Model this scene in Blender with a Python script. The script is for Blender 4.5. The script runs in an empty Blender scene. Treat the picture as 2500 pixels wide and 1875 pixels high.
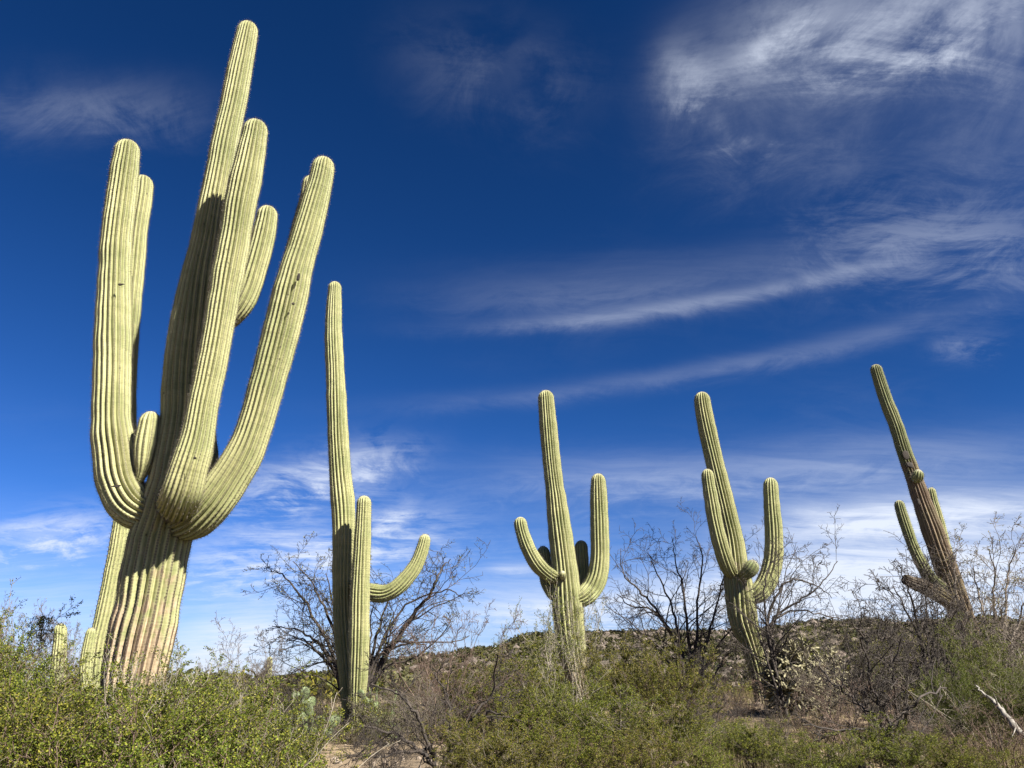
import bpy, math, random
import numpy as np
from mathutils import Vector, Matrix, Quaternion

rnd = random.Random(7)
nr = np.random.RandomState(11)
R = math.radians
scene = bpy.context.scene
col = scene.collection

# ---------------------------------------------------------------- camera
PW, PH, FPX = 2500.0, 1875.0, 1962.0
PITCH = R(20.7)
CAM_Z = 1.6
cam_d = bpy.data.cameras.new('camera')
cam_d.sensor_width = 36.0
cam_d.lens = FPX / PW * 36.0
cam_d.clip_start = 0.05
cam_d.clip_end = 20000
cam = bpy.data.objects.new('camera', cam_d)
cam.location = (0, 0, CAM_Z)
cam.rotation_euler = (math.pi / 2 + PITCH, 0, 0)
col.objects.link(cam)
scene.camera = cam

def ray(px, py):
    u = (px - PW / 2) / FPX
    v = (PH / 2 - py) / FPX
    return Vector((u, math.cos(PITCH) - v * math.sin(PITCH), math.sin(PITCH) + v * math.cos(PITCH)))

def at(px, py, Y):
    """point of the place seen at photo pixel px, py at distance Y in front of the viewer"""
    d = ray(px, py)
    s = Y / d.y
    return Vector((d.x * s, Y, CAM_Z + d.z * s))

def mpp(px, py, Y):
    return Y / ray(px, py).y / FPX          # metres for one photo pixel there

# ---------------------------------------------------------------- light, sky, exposure
SUN_AZ = R(47)      # to the right of straight behind the viewer
SUN_EL = R(42)
sun_dir = Vector((math.sin(SUN_AZ) * math.cos(SUN_EL), -math.cos(SUN_AZ) * math.cos(SUN_EL), math.sin(SUN_EL)))
sun_d = bpy.data.lights.new('sun', 'SUN')
sun_d.energy = 5.0
sun_d.angle = R(0.53)
sun_d.color = (1.0, 0.94, 0.82)
sun = bpy.data.objects.new('sun', sun_d)
sun.rotation_euler = (-sun_dir).to_track_quat('-Z', 'Y').to_euler()
col.objects.link(sun)

world = bpy.data.worlds.new('World')
scene.world = world
world.use_nodes = True
scene.view_settings.view_transform = 'Standard'
scene.view_settings.look = 'None'
scene.view_settings.gamma = 1.0
scene.view_settings.exposure = 1.85
scene.view_settings.use_curve_mapping = False
world.cycles.sampling_method = 'MANUAL'
world.cycles.sample_map_resolution = 512
scene.cycles.max_bounces = 5
scene.cycles.diffuse_bounces = 1
scene.cycles.glossy_bounces = 1
scene.cycles.transmission_bounces = 2

class NT:
    def __init__(s, tree):
        s.t = tree; s.n = tree.nodes; s.l = tree.links
    def new(s, typ, **kw):
        n = s.n.new(typ)
        for k, v in kw.items(): setattr(n, k, v)
        return n
    def put(s, sock, v):
        if hasattr(v, 'is_linked') or isinstance(v, bpy.types.NodeSocket): s.l.new(v, sock)
        else: sock.default_value = v
    def m(s, op, a, b=None, c=None, clamp=False):
        n = s.new('ShaderNodeMath', operation=op); n.use_clamp = clamp
        s.put(n.inputs[0], a)
        if b is not None: s.put(n.inputs[1], b)
        if c is not None: s.put(n.inputs[2], c)
        return n.outputs[0]
    def mix(s, f, a, b, blend='MIX'):
        n = s.new('ShaderNodeMix', data_type='RGBA', blend_type=blend)
        s.put(n.inputs[0], f); s.put(n.inputs[6], a); s.put(n.inputs[7], b)
        return n.outputs[2]
    def ss(s, v, lo, hi, a=0.0, b=1.0):
        n = s.new('ShaderNodeMapRange', interpolation_type='SMOOTHSTEP')
        s.put(n.inputs[0], v)
        n.inputs[1].default_value = lo; n.inputs[2].default_value = hi
        n.inputs[3].default_value = a; n.inputs[4].default_value = b
        return n.outputs[0]
    def noise(s, vec, scale, detail=4.0, rough=0.55, dist=0.0, dim='3D', out=0):
        n = s.new('ShaderNodeTexNoise', noise_dimensions=dim)
        if vec is not None: s.l.new(vec, n.inputs['Vector'])
        n.inputs['Scale'].default_value = scale; n.inputs['Detail'].default_value = detail
        n.inputs['Roughness'].default_value = rough; n.inputs['Distortion'].default_value = dist
        return n.outputs[out]
    def comb(s, x, y, z=0.0):
        n = s.new('ShaderNodeCombineXYZ')
        s.put(n.inputs[0], x); s.put(n.inputs[1], y); s.put(n.inputs[2], z)
        return n.outputs[0]

ALBEDO = 0.52    # keeps surface colours at their real, fairly dark, values
def rgba(c): return (c[0] * ALBEDO, c[1] * ALBEDO, c[2] * ALBEDO, 1.0)

w = NT(world.node_tree)
w.n.clear()
sky = w.new('ShaderNodeTexSky', sky_type='NISHITA')
sky.sun_disc = False
sky.sun_elevation = SUN_EL
sky.sun_rotation = math.pi - SUN_AZ
sky.altitude = 900
sky.air_density = 1.0
sky.dust_density = 0.35
sky.ozone_density = 2.5
tc = w.new('ShaderNodeTexCoord')
sep = w.new('ShaderNodeSeparateXYZ'); w.l.new(tc.outputs['Generated'], sep.inputs[0])
dx, dy, dz = sep.outputs
# the polarised-looking deep sky of the photograph: one even contrast curve over the whole sky
ssp = w.new('ShaderNodeSeparateColor'); w.l.new(sky.outputs[0], ssp.inputs[0])
scb = w.new('ShaderNodeCombineColor')
for ch_, (k_, g_) in enumerate(((0.062, 1.95), (0.164, 1.5), (0.236, 1.56))):
    w.l.new(w.m('MULTIPLY', w.m('POWER', ssp.outputs[ch_], g_), k_), scb.inputs[ch_])
SKY_GRADE = scb.outputs[0]
az = w.m('ARCTAN2', dx, dy)
el = w.m('ARCSINE', dz)
# cirrus: noise on a flat cloud layer far above
zc = w.m('ADD', w.m('MAXIMUM', dz, 0.0), 0.18)
pu = w.m('DIVIDE', dx, zc); pv = w.m('DIVIDE', dy, zc)
P0 = w.comb(pu, pv, 0.0)
warp = w.new('ShaderNodeTexNoise'); w.l.new(P0, warp.inputs['Vector']); warp.inputs['Scale'].default_value = 0.9; warp.inputs['Detail'].default_value = 3
wv = w.new('ShaderNodeVectorMath', operation='MULTIPLY_ADD')
w.l.new(warp.outputs['Color'], wv.inputs[0]); wv.inputs[1].default_value = (0.46, 0.46, 0); w.l.new(P0, wv.inputs[2])
mp = w.new('ShaderNodeMapping'); w.l.new(wv.outputs[0], mp.inputs[0])
mp.inputs['Rotation'].default_value = (0, 0, R(27)); mp.inputs['Scale'].default_value = (0.55, 2.8, 1)
n1 = w.noise(mp.outputs[0], 3.0, 12, 0.68, 0.35)
n2 = w.noise(wv.outputs[0], 7.0, 12, 0.72, 0.6)
n3 = w.noise(P0, 0.55, 3, 0.5)
fib = w.m('ADD', w.m('MULTIPLY', n1, 0.52), w.m('MULTIPLY', n2, 0.48))
# where the cloud banks stand in the sky (azimuth, elevation, half sizes, tilt in degrees, weight)
def azel(px, py):
    d = ray(px, py).normalized()
    return math.atan2(d.x, d.y), math.asin(d.z)
BANKS = []
def bank(p, q, half, wt, soft=False):
    a, b = azel(*p), azel(*q)
    cx, cy = (a[0] + b[0]) / 2, (a[1] + b[1]) / 2
    ce = math.cos(cy)
    L = math.hypot((b[0] - a[0]) * ce, b[1] - a[1]) / 2
    BANKS.append((cx, cy, L, half, math.atan2(b[1] - a[1], (b[0] - a[0]) * ce), wt, ce, soft))
bank((1950, 195), (2540, 70), 0.016, 0.26)
bank((1850, 60), (2620, 0), 0.055, 0.40)
bank((1640, 120), (1800, 310), 0.030, 0.26)
bank((1655, 250), (1780, 325), 0.009, 0.36)
bank((1760, 350), (1890, 350), 0.013, 0.46)
bank((1790, 150), (2050, 20), 0.016, 0.24)
bank((1640, 230), (2200, 220), 0.080, 0.15, True)
bank((2250, 300), (2650, 300), 0.090, 0.10, True)
bank((1000, 80), (1450, 230), 0.050, 0.05)
bank((-60, 250), (480, 270), 0.030, 0.10)
bank((1180, 800), (2200, 630), 0.0095, 0.24, True)
bank((1080, 720), (2200, 590), 0.030, 0.11, True)
bank((1990, 550), (2600, 610), 0.050, 0.20)
bank((1060, 985), (2450, 730), 0.012, 0.13, True)
bank((2280, 840), (2460, 850), 0.014, 0.14)
bank((540, 1230), (980, 1120), 0.030, 0.62)
bank((440, 1400), (1080, 1300), 0.036, 0.60)
bank((-50, 1340), (280, 1290), 0.026, 0.60)
bank((400, 1600), (760, 1540), 0.036, 1.1, True)
bank((900, 1300), (1010, 1240), 0.014, 0.40)
bank((1190, 1390), (1330, 1390), 0.008, 0.45, True)
bank((1050, 1500), (1900, 1460), 0.032, 0.95, True)
bank((1900, 1275), (2650, 1225), 0.020, 0.85, True)
bank((1750, 1450), (2650, 1400), 0.060, 1.5, True)
bank((1200, 1175), (2550, 1100), 0.030, 0.32, True)
bank((200, 1370), (1950, 1300), 0.040, 0.12, True)
sums = {False: None, True: None}
for (cx, cy, L, hw, th, wt, ce, soft) in BANKS:
    ax_ = w.m('MULTIPLY', w.m('SUBTRACT', az, cx), ce); ay_ = w.m('SUBTRACT', el, cy)
    al = w.m('ADD', w.m('MULTIPLY', ax_, math.cos(th) / L), w.m('MULTIPLY', ay_, math.sin(th) / L))
    ac = w.m('ADD', w.m('MULTIPLY', ax_, -math.sin(th) / hw), w.m('MULTIPLY', ay_, math.cos(th) / hw))
    ac = w.m('ADD', ac, w.m('MULTIPLY', w.m('SUBTRACT', n2, 0.5), 1.6))
    r2 = w.m('ADD', w.m('POWER', w.m('ABSOLUTE', al), 3.0), w.m('MULTIPLY', ac, ac))
    g = w.m('MULTIPLY', w.m('EXPONENT', w.m('MULTIPLY', r2, -1.0)), wt)
    sums[soft] = g if sums[soft] is None else w.m('ADD', sums[soft], g)
# cirrus goes on over the rest of the sky too
rest = w.m('MULTIPLY', w.ss(n3, 0.50, 0.75), 0.08)
ridge = w.m('SUBTRACT', 1.0, w.m('ABSOLUTE', w.m('MULTIPLY', w.m('SUBTRACT', w.noise(wv.outputs[0], 2.6, 9, 0.6, 0.5), 0.5), 4.0)))
wisp = w.m('ADD', w.ss(fib, 0.44, 0.60, 0.02, 0.95), w.m('MULTIPLY', w.m('POWER', w.ss(ridge, 0.35, 1.0), 2.0), 0.60))
dens = w.m('ADD', w.m('MULTIPLY', w.m('ADD', sums[False], rest), wisp), w.m('MULTIPLY', sums[True], w.ss(fib, 0.32, 0.66, 0.35, 1.10)), clamp=True)
low = w.ss(el, 0.0, 0.22, 0.50, 0.0)
dens = w.m('MAXIMUM', w.m('MULTIPLY', dens, 0.95), w.m('MULTIPLY', low, w.ss(n1, 0.25, 0.7, 0.35, 1.0)))
CLOUD = (4.8, 5.2, 6.0, 1)
skyc = w.mix(dens, SKY_GRADE, CLOUD)
bg = w.new('ShaderNodeBackground'); w.l.new(skyc, bg.inputs[0]); bg.inputs[1].default_value = 0.05
wo = w.new('ShaderNodeOutputWorld'); w.l.new(bg.outputs[0], wo.inputs[0])

# ---------------------------------------------------------------- helpers
def tag(o, label=None, cat=None, group=None, kind=None):
    if label: o['label'] = label
    if cat: o['category'] = cat
    if group: o['group'] = group
    if kind: o['kind'] = kind
    return o

def mesh_data(name, verts, quads=None, tris=None, mat=None, smooth=True, attrs=None):
    verts = np.asarray(verts, dtype=np.float32).reshape(-1, 3)
    q = np.zeros((0, 4), np.int32) if quads is None or len(quads) == 0 else np.asarray(quads, np.int32)
    t = np.zeros((0, 3), np.int32) if tris is None or len(tris) == 0 else np.asarray(tris, np.int32)
    me = bpy.data.meshes.new(name)
    me.vertices.add(len(verts)); me.vertices.foreach_set('co', verts.ravel())
    loops = np.concatenate([q.ravel(), t.ravel()])
    me.loops.add(len(loops)); me.loops.foreach_set('vertex_index', loops)
    npoly = len(q) + len(t)
    me.polygons.add(npoly)
    starts = np.concatenate([np.arange(len(q)) * 4, len(q) * 4 + np.arange(len(t)) * 3]).astype(np.int32)
    me.polygons.foreach_set('loop_start', starts)
    me.polygons.foreach_set('use_smooth', np.full(npoly, smooth, dtype=bool))
    if attrs:
        for k, v in attrs.items():
            a = me.attributes.new(k, 'FLOAT', 'POINT')
            a.data.foreach_set('value', np.asarray(v, np.float32))
    me.update(calc_edges=True); me.validate()
    if mat: me.materials.append(mat)
    return me

def link(name, me, parent=None):
    o = bpy.data.objects.new(name, me)
    col.objects.link(o)
    if parent is not None: o.parent = parent
    return o

def empty(name, loc=(0, 0, 0), rz=0.0):
    o = bpy.data.objects.new(name, None)
    o.location = loc; o.rotation_euler = (0, 0, rz); o.empty_display_size = 0.2
    col.objects.link(o)
    return o

def catmull(ctrl, n_per):
    """ctrl rows of any width -> smooth rows"""
    c = np.asarray(ctrl, float)
    P = np.vstack([2 * c[0] - c[1], c, 2 * c[-1] - c[-2]])
    out = []
    for i in range(1, len(P) - 2):
        t = np.linspace(0, 1, n_per, endpoint=False)[:, None]
        a, b, d, e = P[i - 1], P[i], P[i + 1], P[i + 2]
        out.append(0.5 * ((2 * b) + (-a + d) * t + (2 * a - 5 * b + 4 * d - e) * t ** 2 + (-a + 3 * b - 3 * d + e) * t ** 3))
    out.append(P[-2][None])
    return np.vstack(out)

def resample(rows, step):
    seg = np.linalg.norm(np.diff(rows[:, :3], axis=0), axis=1)
    s = np.concatenate([[0], np.cumsum(seg)])
    n = max(4, int(s[-1] / step))
    ss = np.linspace(0, s[-1], n)
    return np.stack([np.interp(ss, s, rows[:, k]) for k in range(rows.shape[1])], 1), ss

def frames(pts, ref=(0.0, -1.0, 0.0)):
    T = np.gradient(pts, axis=0); T /= np.linalg.norm(T, axis=1)[:, None] + 1e-9
    N = np.zeros_like(T)
    r = np.asarray(ref, float); r = r - T[0] * r.dot(T[0])
    if np.linalg.norm(r) < 1e-3:
        r = np.array([1.0, 0.2, 0]); r = r - T[0] * r.dot(T[0])
    N[0] = r / np.linalg.norm(r)
    for i in range(1, len(T)):
        v = N[i - 1] - T[i] * N[i - 1].dot(T[i]); N[i] = v / (np.linalg.norm(v) + 1e-9)
    B = np.cross(T, N)
    return T, N, B

def snoise(x, seed):
    """smooth 1-D noise"""
    r_ = np.random.RandomState(seed); tab = r_.uniform(-1, 1, 512)
    x = np.asarray(x) + 100; i = np.floor(x).astype(int); f = x - i; f = f * f * (3 - 2 * f)
    return tab[i % 512] * (1 - f) + tab[(i + 1) % 512] * f

# ---------------------------------------------------------------- materials
def material(name):
    m = bpy.data.materials.new(name); m.use_nodes = True
    t = NT(m.node_tree); t.n.clear()
    out = t.new('ShaderNodeOutputMaterial')
    b = t.new('ShaderNodeBsdfPrincipled'); t.l.new(b.outputs[0], out.inputs[0])
    return m, t, b, out

def attr(t, name):
    n = t.new('ShaderNodeAttribute'); n.attribute_name = name
    return n.outputs['Fac']

def bump(t, b, height, strength=0.3, dist=0.01):
    n = t.new('ShaderNodeBump'); n.inputs['Strength'].default_value = strength; n.inputs['Distance'].default_value = dist
    t.l.new(height, n.inputs['Height']); t.l.new(n.outputs[0], b.inputs['Normal'])

def mat_saguaro(name, green, gold, bark, spacing):
    m, t, b, out = material(name)
    crest, along, bk = attr(t, 'crest'), attr(t, 'along'), attr(t, 'bark')
    o = t.new('ShaderNodeTexCoord').outputs['Object']
    v1 = t.noise(o, 2.2, 4); v2 = t.noise(o, 14, 5, 0.6)
    base = t.mix(t.ss(t.m('ADD', t.m('MULTIPLY', v1, 0.6), t.m('MULTIPLY', v2, 0.4)), 0.36, 0.64), rgba(green), rgba(gold))
    # fine ring wrinkles across the ribs
    rn = t.noise(t.comb(t.m('MULTIPLY', along, 55.0), t.m('MULTIPLY', v1, 2.0)), 1.0, 2, dim='2D')
    base = t.mix(t.m('MULTIPLY', t.ss(rn, 0.5, 0.72), 0.26), base, rgba((0.16, 0.16, 0.055)))
    # rib crest: felted line of areoles, darkened further to paint in rib and spine shade
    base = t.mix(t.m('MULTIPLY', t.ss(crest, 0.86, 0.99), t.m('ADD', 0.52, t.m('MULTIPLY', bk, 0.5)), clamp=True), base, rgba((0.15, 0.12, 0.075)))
    fr = t.m('FRACT', t.m('DIVIDE', along, spacing))
    dot = t.m('MULTIPLY', t.ss(t.m('ABSOLUTE', t.m('SUBTRACT', fr, 0.5)), 0.10, 0.30, 1, 0), t.ss(crest, 0.86, 0.97))
    base = t.mix(t.m('MULTIPLY', dot, t.m('ADD', 0.55, t.m('MULTIPLY', bk, 0.6), clamp=True)), base, rgba((0.075, 0.06, 0.04)))
    # corky, scarred skin near the ground
    bn = t.noise(o, 7.0, 6, 0.65)
    bmask = t.ss(t.m('ADD', bk, t.m('MULTIPLY', t.m('SUBTRACT', bn, 0.5), 1.3)), 0.46, 0.72)
    bcol = t.mix(t.ss(t.noise(o, 30, 5), 0.35, 0.65), rgba(bark), rgba([c * 0.74 for c in bark]))
    bcol = t.mix(t.ss(crest, 0.80, 0.97), bcol, rgba((0.12, 0.08, 0.055)))
    base = t.mix(bmask, base, bcol)
    # peck marks and scabs
    vr = t.new('ShaderNodeTexVoronoi'); t.l.new(o, vr.inputs['Vector']); vr.inputs['Scale'].default_value = 9.0
    sp = t.m('MULTIPLY', t.ss(vr.outputs['Distance'], 0.07, 0.12, 1, 0), t.ss(t.noise(o, 1.7, 2), 0.45, 0.55))
    base = t.mix(t.m('MULTIPLY', sp, 0.8), base, rgba((0.07, 0.055, 0.035)))
    sn = t.noise(t.comb(t.m('MULTIPLY', along, 3.0), t.m('MULTIPLY', crest, 0.6), v1), 4.0, 6, 0.7)
    base = t.mix(t.m('MULTIPLY', t.ss(sn, 0.60, 0.72), 0.5), base, rgba((0.36, 0.31, 0.22)))
    base = t.mix(t.m('MULTIPLY', t.ss(t.noise(o, 1.1, 3), 0.45, 0.70), 0.20), base, rgba((0.30, 0.34, 0.13)))
    # woolly growing tip
    base = t.mix(t.m('MULTIPLY', attr(t, 'tip'), 0.7), base, rgba((0.62, 0.57, 0.46)))
    t.l.new(base, b.inputs['Base Color'])
    b.inputs['Roughness'].default_value = 0.55
    b.inputs['Specular IOR Level'].default_value = 0.18
    bump(t, b, t.m('ADD', t.m('MULTIPLY', rn, 0.6), v2), 0.35, 0.012)
    return m

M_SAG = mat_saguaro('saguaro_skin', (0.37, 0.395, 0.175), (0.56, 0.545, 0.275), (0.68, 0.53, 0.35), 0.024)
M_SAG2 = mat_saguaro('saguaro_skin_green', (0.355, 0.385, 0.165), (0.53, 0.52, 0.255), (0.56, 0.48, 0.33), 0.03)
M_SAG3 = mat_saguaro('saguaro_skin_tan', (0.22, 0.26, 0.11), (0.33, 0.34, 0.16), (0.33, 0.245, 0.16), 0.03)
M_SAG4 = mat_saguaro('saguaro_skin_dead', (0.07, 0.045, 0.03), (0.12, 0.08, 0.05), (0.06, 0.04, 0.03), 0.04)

def mat_plain(name, c1, c2, scale=8.0, rough=0.8, bmp=0.4, bd=0.01):
    m, t, b, out = material(name)
    o = t.new('ShaderNodeTexCoord').outputs['Object']
    n = t.noise(o, scale, 6, 0.6)
    t.l.new(t.mix(t.ss(n, 0.35, 0.65), rgba(c1), rgba(c2)), b.inputs['Base Color'])
    b.inputs['Roughness'].default_value = rough
    bump(t, b, t.noise(o, scale * 4, 5), bmp, bd)
    return m

M_SPINE = mat_plain('spine', (0.14, 0.115, 0.09), (0.30, 0.26, 0.21), 30, 0.7, 0.0)
M_SPINE_PALE = mat_plain('spine_pale', (0.36, 0.33, 0.27), (0.5, 0.47, 0.4), 30, 0.7, 0.0)
M_SCAR = mat_plain('scar', (0.02, 0.014, 0.01), (0.045, 0.032, 0.022), 60, 0.9, 0.6)
M_TWIG = mat_plain('bark_dark', (0.03, 0.023, 0.019), (0.085, 0.064, 0.052), 18, 0.85)
M_TWIG_G = mat_plain('bark_grey', (0.12, 0.095, 0.075), (0.24, 0.195, 0.155), 14, 0.85)
M_TWIG_R = mat_plain('bark_reddish', (0.12, 0.075, 0.055), (0.24, 0.16, 0.12), 14, 0.85)
M_TWIG_P = mat_plain('bark_pale', (0.34, 0.30, 0.23), (0.52, 0.46, 0.37), 14, 0.8)
M_DEADWOOD = mat_plain('dead_wood', (0.20, 0.18, 0.155), (0.40, 0.37, 0.33), 22, 0.8)

def leafc(c): return (c[0] * 0.60, c[1] * 0.58, c[2] * 0.50, 1.0)
def mat_leaf(name, c1, c2, c3, trans=0.30, rough=0.45):
    m, t, b, out = material(name)
    g = t.new('ShaderNodeNewGeometry').outputs['Random Per Island']
    oi = t.new('ShaderNodeObjectInfo').outputs['Random']
    cr = t.new('ShaderNodeValToRGB'); t.l.new(g, cr.inputs[0])
    e = cr.color_ramp.elements
    e[0].position = 0.0; e[0].color = leafc(c1); e[1].position = 1.0; e[1].color = leafc(c3)
    k = e.new(0.6); k.color = leafc(c2)
    hs = t.new('ShaderNodeHueSaturation'); t.l.new(cr.outputs[0], hs.inputs['Color'])
    t.l.new(t.m('ADD', t.m('MULTIPLY', oi, 0.035), 0.482), hs.inputs['Hue'])
    t.l.new(t.m('ADD', t.m('MULTIPLY', oi, 0.35), 0.82), hs.inputs['Value'])
    t.l.new(hs.outputs[0], b.inputs['Base Color'])
    b.inputs['Roughness'].default_value = rough + 0.12; b.inputs['Specular IOR Level'].default_value = 0.16
    tr = t.new('ShaderNodeBsdfTranslucent'); t.l.new(hs.outputs[0], tr.inputs[0])
    mx = t.new('ShaderNodeMixShader'); mx.inputs[0].default_value = trans
    t.l.new(b.outputs[0], mx.inputs[1]); t.l.new(tr.outputs[0], mx.inputs[2]); t.l.new(mx.outputs[0], out.inputs[0])
    return m

M_CREO = mat_leaf('creosote_leaf', (0.06, 0.09, 0.012), (0.155, 0.20, 0.026), (0.36, 0.37, 0.06))
M_CREO2 = mat_leaf('creosote_leaf_olive', (0.065, 0.085, 0.016), (0.16, 0.18, 0.03), (0.36, 0.33, 0.06))
M_GREEN = mat_leaf('fine_green_leaf', (0.07, 0.105, 0.016), (0.13, 0.175, 0.026), (0.23, 0.25, 0.045))
M_PALO = mat_leaf('palo_verde_leaf', (0.15, 0.17, 0.03), (0.24, 0.25, 0.05), (0.32, 0.3, 0.07))
M_SAGE = mat_leaf('grey_green_leaf', (0.10, 0.11, 0.06), (0.16, 0.165, 0.09), (0.22, 0.21, 0.12), 0.2, 0.7)
M_GRASS = mat_leaf('dry_grass', (0.15, 0.125, 0.07), (0.24, 0.205, 0.12), (0.17, 0.185, 0.07), 0.2, 0.7)
M_HILLSHRUB = mat_leaf('hill_shrub_leaf', (0.035, 0.042, 0.02), (0.06, 0.06, 0.028), (0.10, 0.085, 0.045), 0.1, 0.8)
M_PEAR = mat_plain('prickly_pear_pad', (0.13, 0.19, 0.07), (0.22, 0.27, 0.11), 10, 0.55)
M_CHOLLA = mat_plain('cholla_joint', (0.2, 0.18, 0.09), (0.50, 0.46, 0.28), 14, 0.75)
M_ROCK = mat_plain('rock', (0.26, 0.20, 0.15), (0.42, 0.34, 0.27), 6, 0.9, 0.6, 0.05)
M_HROCK = mat_plain('hill_rock', (0.15, 0.12, 0.10), (0.27, 0.215, 0.175), 0.6, 0.95, 0.6, 0.3)

# ---------------------------------------------------------------- terrain
GY = [-40, 0, 2.5, 4.5, 6.5, 9, 12, 15, 20, 40, 120, 4000]
GZ = [-0.2, 0, 0.05, 0.5, 0.88, 0.95, 1.02, 1.24, 1.38, 1.2, -2.0, -60]
_gs = np.linspace(-40, 200, 2401)
_gz = np.interp(_gs, GY, GZ)
_k = np.ones(15) / 15.0
_gz = np.convolve(np.pad(_gz, 7, mode='edge'), _k, 'valid')
def gz(x, y):
    x = np.asarray(x, float); y = np.asarray(y, float)
    z = np.where(y < 200, np.interp(y, _gs, _gz), np.interp(y, GY, GZ))
    und = 0.05 * np.sin(x * 0.55 + 0.7 * np.sin(y * 0.31)) + 0.03 * np.sin(y * 0.83 + x * 0.37)
    und = und + 0.02 * np.sin(x * 2.1 + 1.3 * y) * np.sin(y * 1.7 - 0.6 * x)
    return z + und
def gzf(x, y): return float(gz(x, y))

mg, tg, bg_, _o = material('desert_soil')
o_ = tg.new('ShaderNodeTexCoord').outputs['Object']
nA, nB, nC = tg.noise(o_, 0.35, 5), tg.noise(o_, 3.0, 6, 0.65), tg.noise(o_, 26.0, 6, 0.7)
cA = tg.mix(tg.ss(nA, 0.42, 0.62), rgba((0.24, 0.175, 0.11)), rgba((0.46, 0.34, 0.20)))
cA = tg.mix(tg.m('MULTIPLY', tg.ss(nB, 0.45, 0.7), 0.6), cA, rgba((0.22, 0.165, 0.105)))
cA = tg.mix(tg.m('MULTIPLY', tg.ss(nC, 0.55, 0.75), 0.5), cA, rgba((0.46, 0.38, 0.27)))
tg.l.new(cA, bg_.inputs['Base Color']); bg_.inputs['Roughness'].default_value = 0.95
bump(tg, bg_, tg.m('ADD', nB, tg.m('MULTIPLY', nC, 0.5)), 0.7, 0.06)

def grid_sheet(name, xs, ys, zfun, mat):
    X, Y = np.meshgrid(xs, ys)
    Z = zfun(X, Y)
    V = np.stack([X, Y, Z], -1).reshape(-1, 3)
    nx, ny = len(xs), len(ys)
    i = (np.arange(ny - 1)[:, None] * nx + np.arange(nx - 1)[None]).ravel()
    Q = np.stack([i, i + 1, i + 1 + nx, i + nx], 1)
    return link(name, mesh_data(name, V, Q, mat=mat))
def graded(lo, hi, mid, step, grow):
    a = [mid]; s = step
    while a[-1] < hi:
        a.append(a[-1] + s); s = s * grow if a[-1] > 25 else s
    b = [mid]; s = step
    while b[-1] > lo:
        b.append(b[-1] - s); s = s * grow if b[-1] < -18 else s
    return np.array(sorted(set(b[1:] + a)))
ground = grid_sheet('ground', graded(-4000, 4000, 0, 0.3, 1.13), graded(-200, 4000, 0, 0.25, 1.13), gz, mg)
tag(ground, kind='structure')

# hills: ridge heights by azimuth
mh, th_, bh, _o = material('hillside')
o_ = th_.new('ShaderNodeTexCoord').outputs['Object']
hA, hB, hC = th_.noise(o_, 0.02, 5), th_.noise(o_, 0.16, 7, 0.7), th_.noise(o_, 0.55, 5, 0.7)
ch = th_.mix(th_.ss(hA, 0.4, 0.6), rgba((0.165, 0.13, 0.10)), rgba((0.22, 0.17, 0.125)))
ch = th_.mix(th_.m('MULTIPLY', th_.ss(hB, 0.50, 0.64), 0.85), ch, rgba((0.085, 0.075, 0.045)))
ch = th_.mix(th_.m('MULTIPLY', th_.ss(hC, 0.56, 0.70), 0.7), ch, rgba((0.36, 0.28, 0.21)))
th_.l.new(ch, bh.inputs['Base Color']); bh.inputs['Roughness'].default_value = 0.95
bump(th_, bh, th_.m('ADD', hB, hC), 0.9, 1.5)

def noise2(x, y, seed):
    r_ = np.random.RandomState(seed); tab = r_.uniform(-1, 1, (64, 64))
    i = np.floor(x).astype(int); j = np.floor(y).astype(int); f = x - i; g = y - j
    f = f * f * (3 - 2 * f); g = g * g * (3 - 2 * g)
    T = lambda a, b: tab[a % 64, b % 64]
    return (T(i, j) * (1 - f) + T(i + 1, j) * f) * (1 - g) + (T(i, j + 1) * (1 - f) + T(i + 1, j + 1) * f) * g

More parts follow.
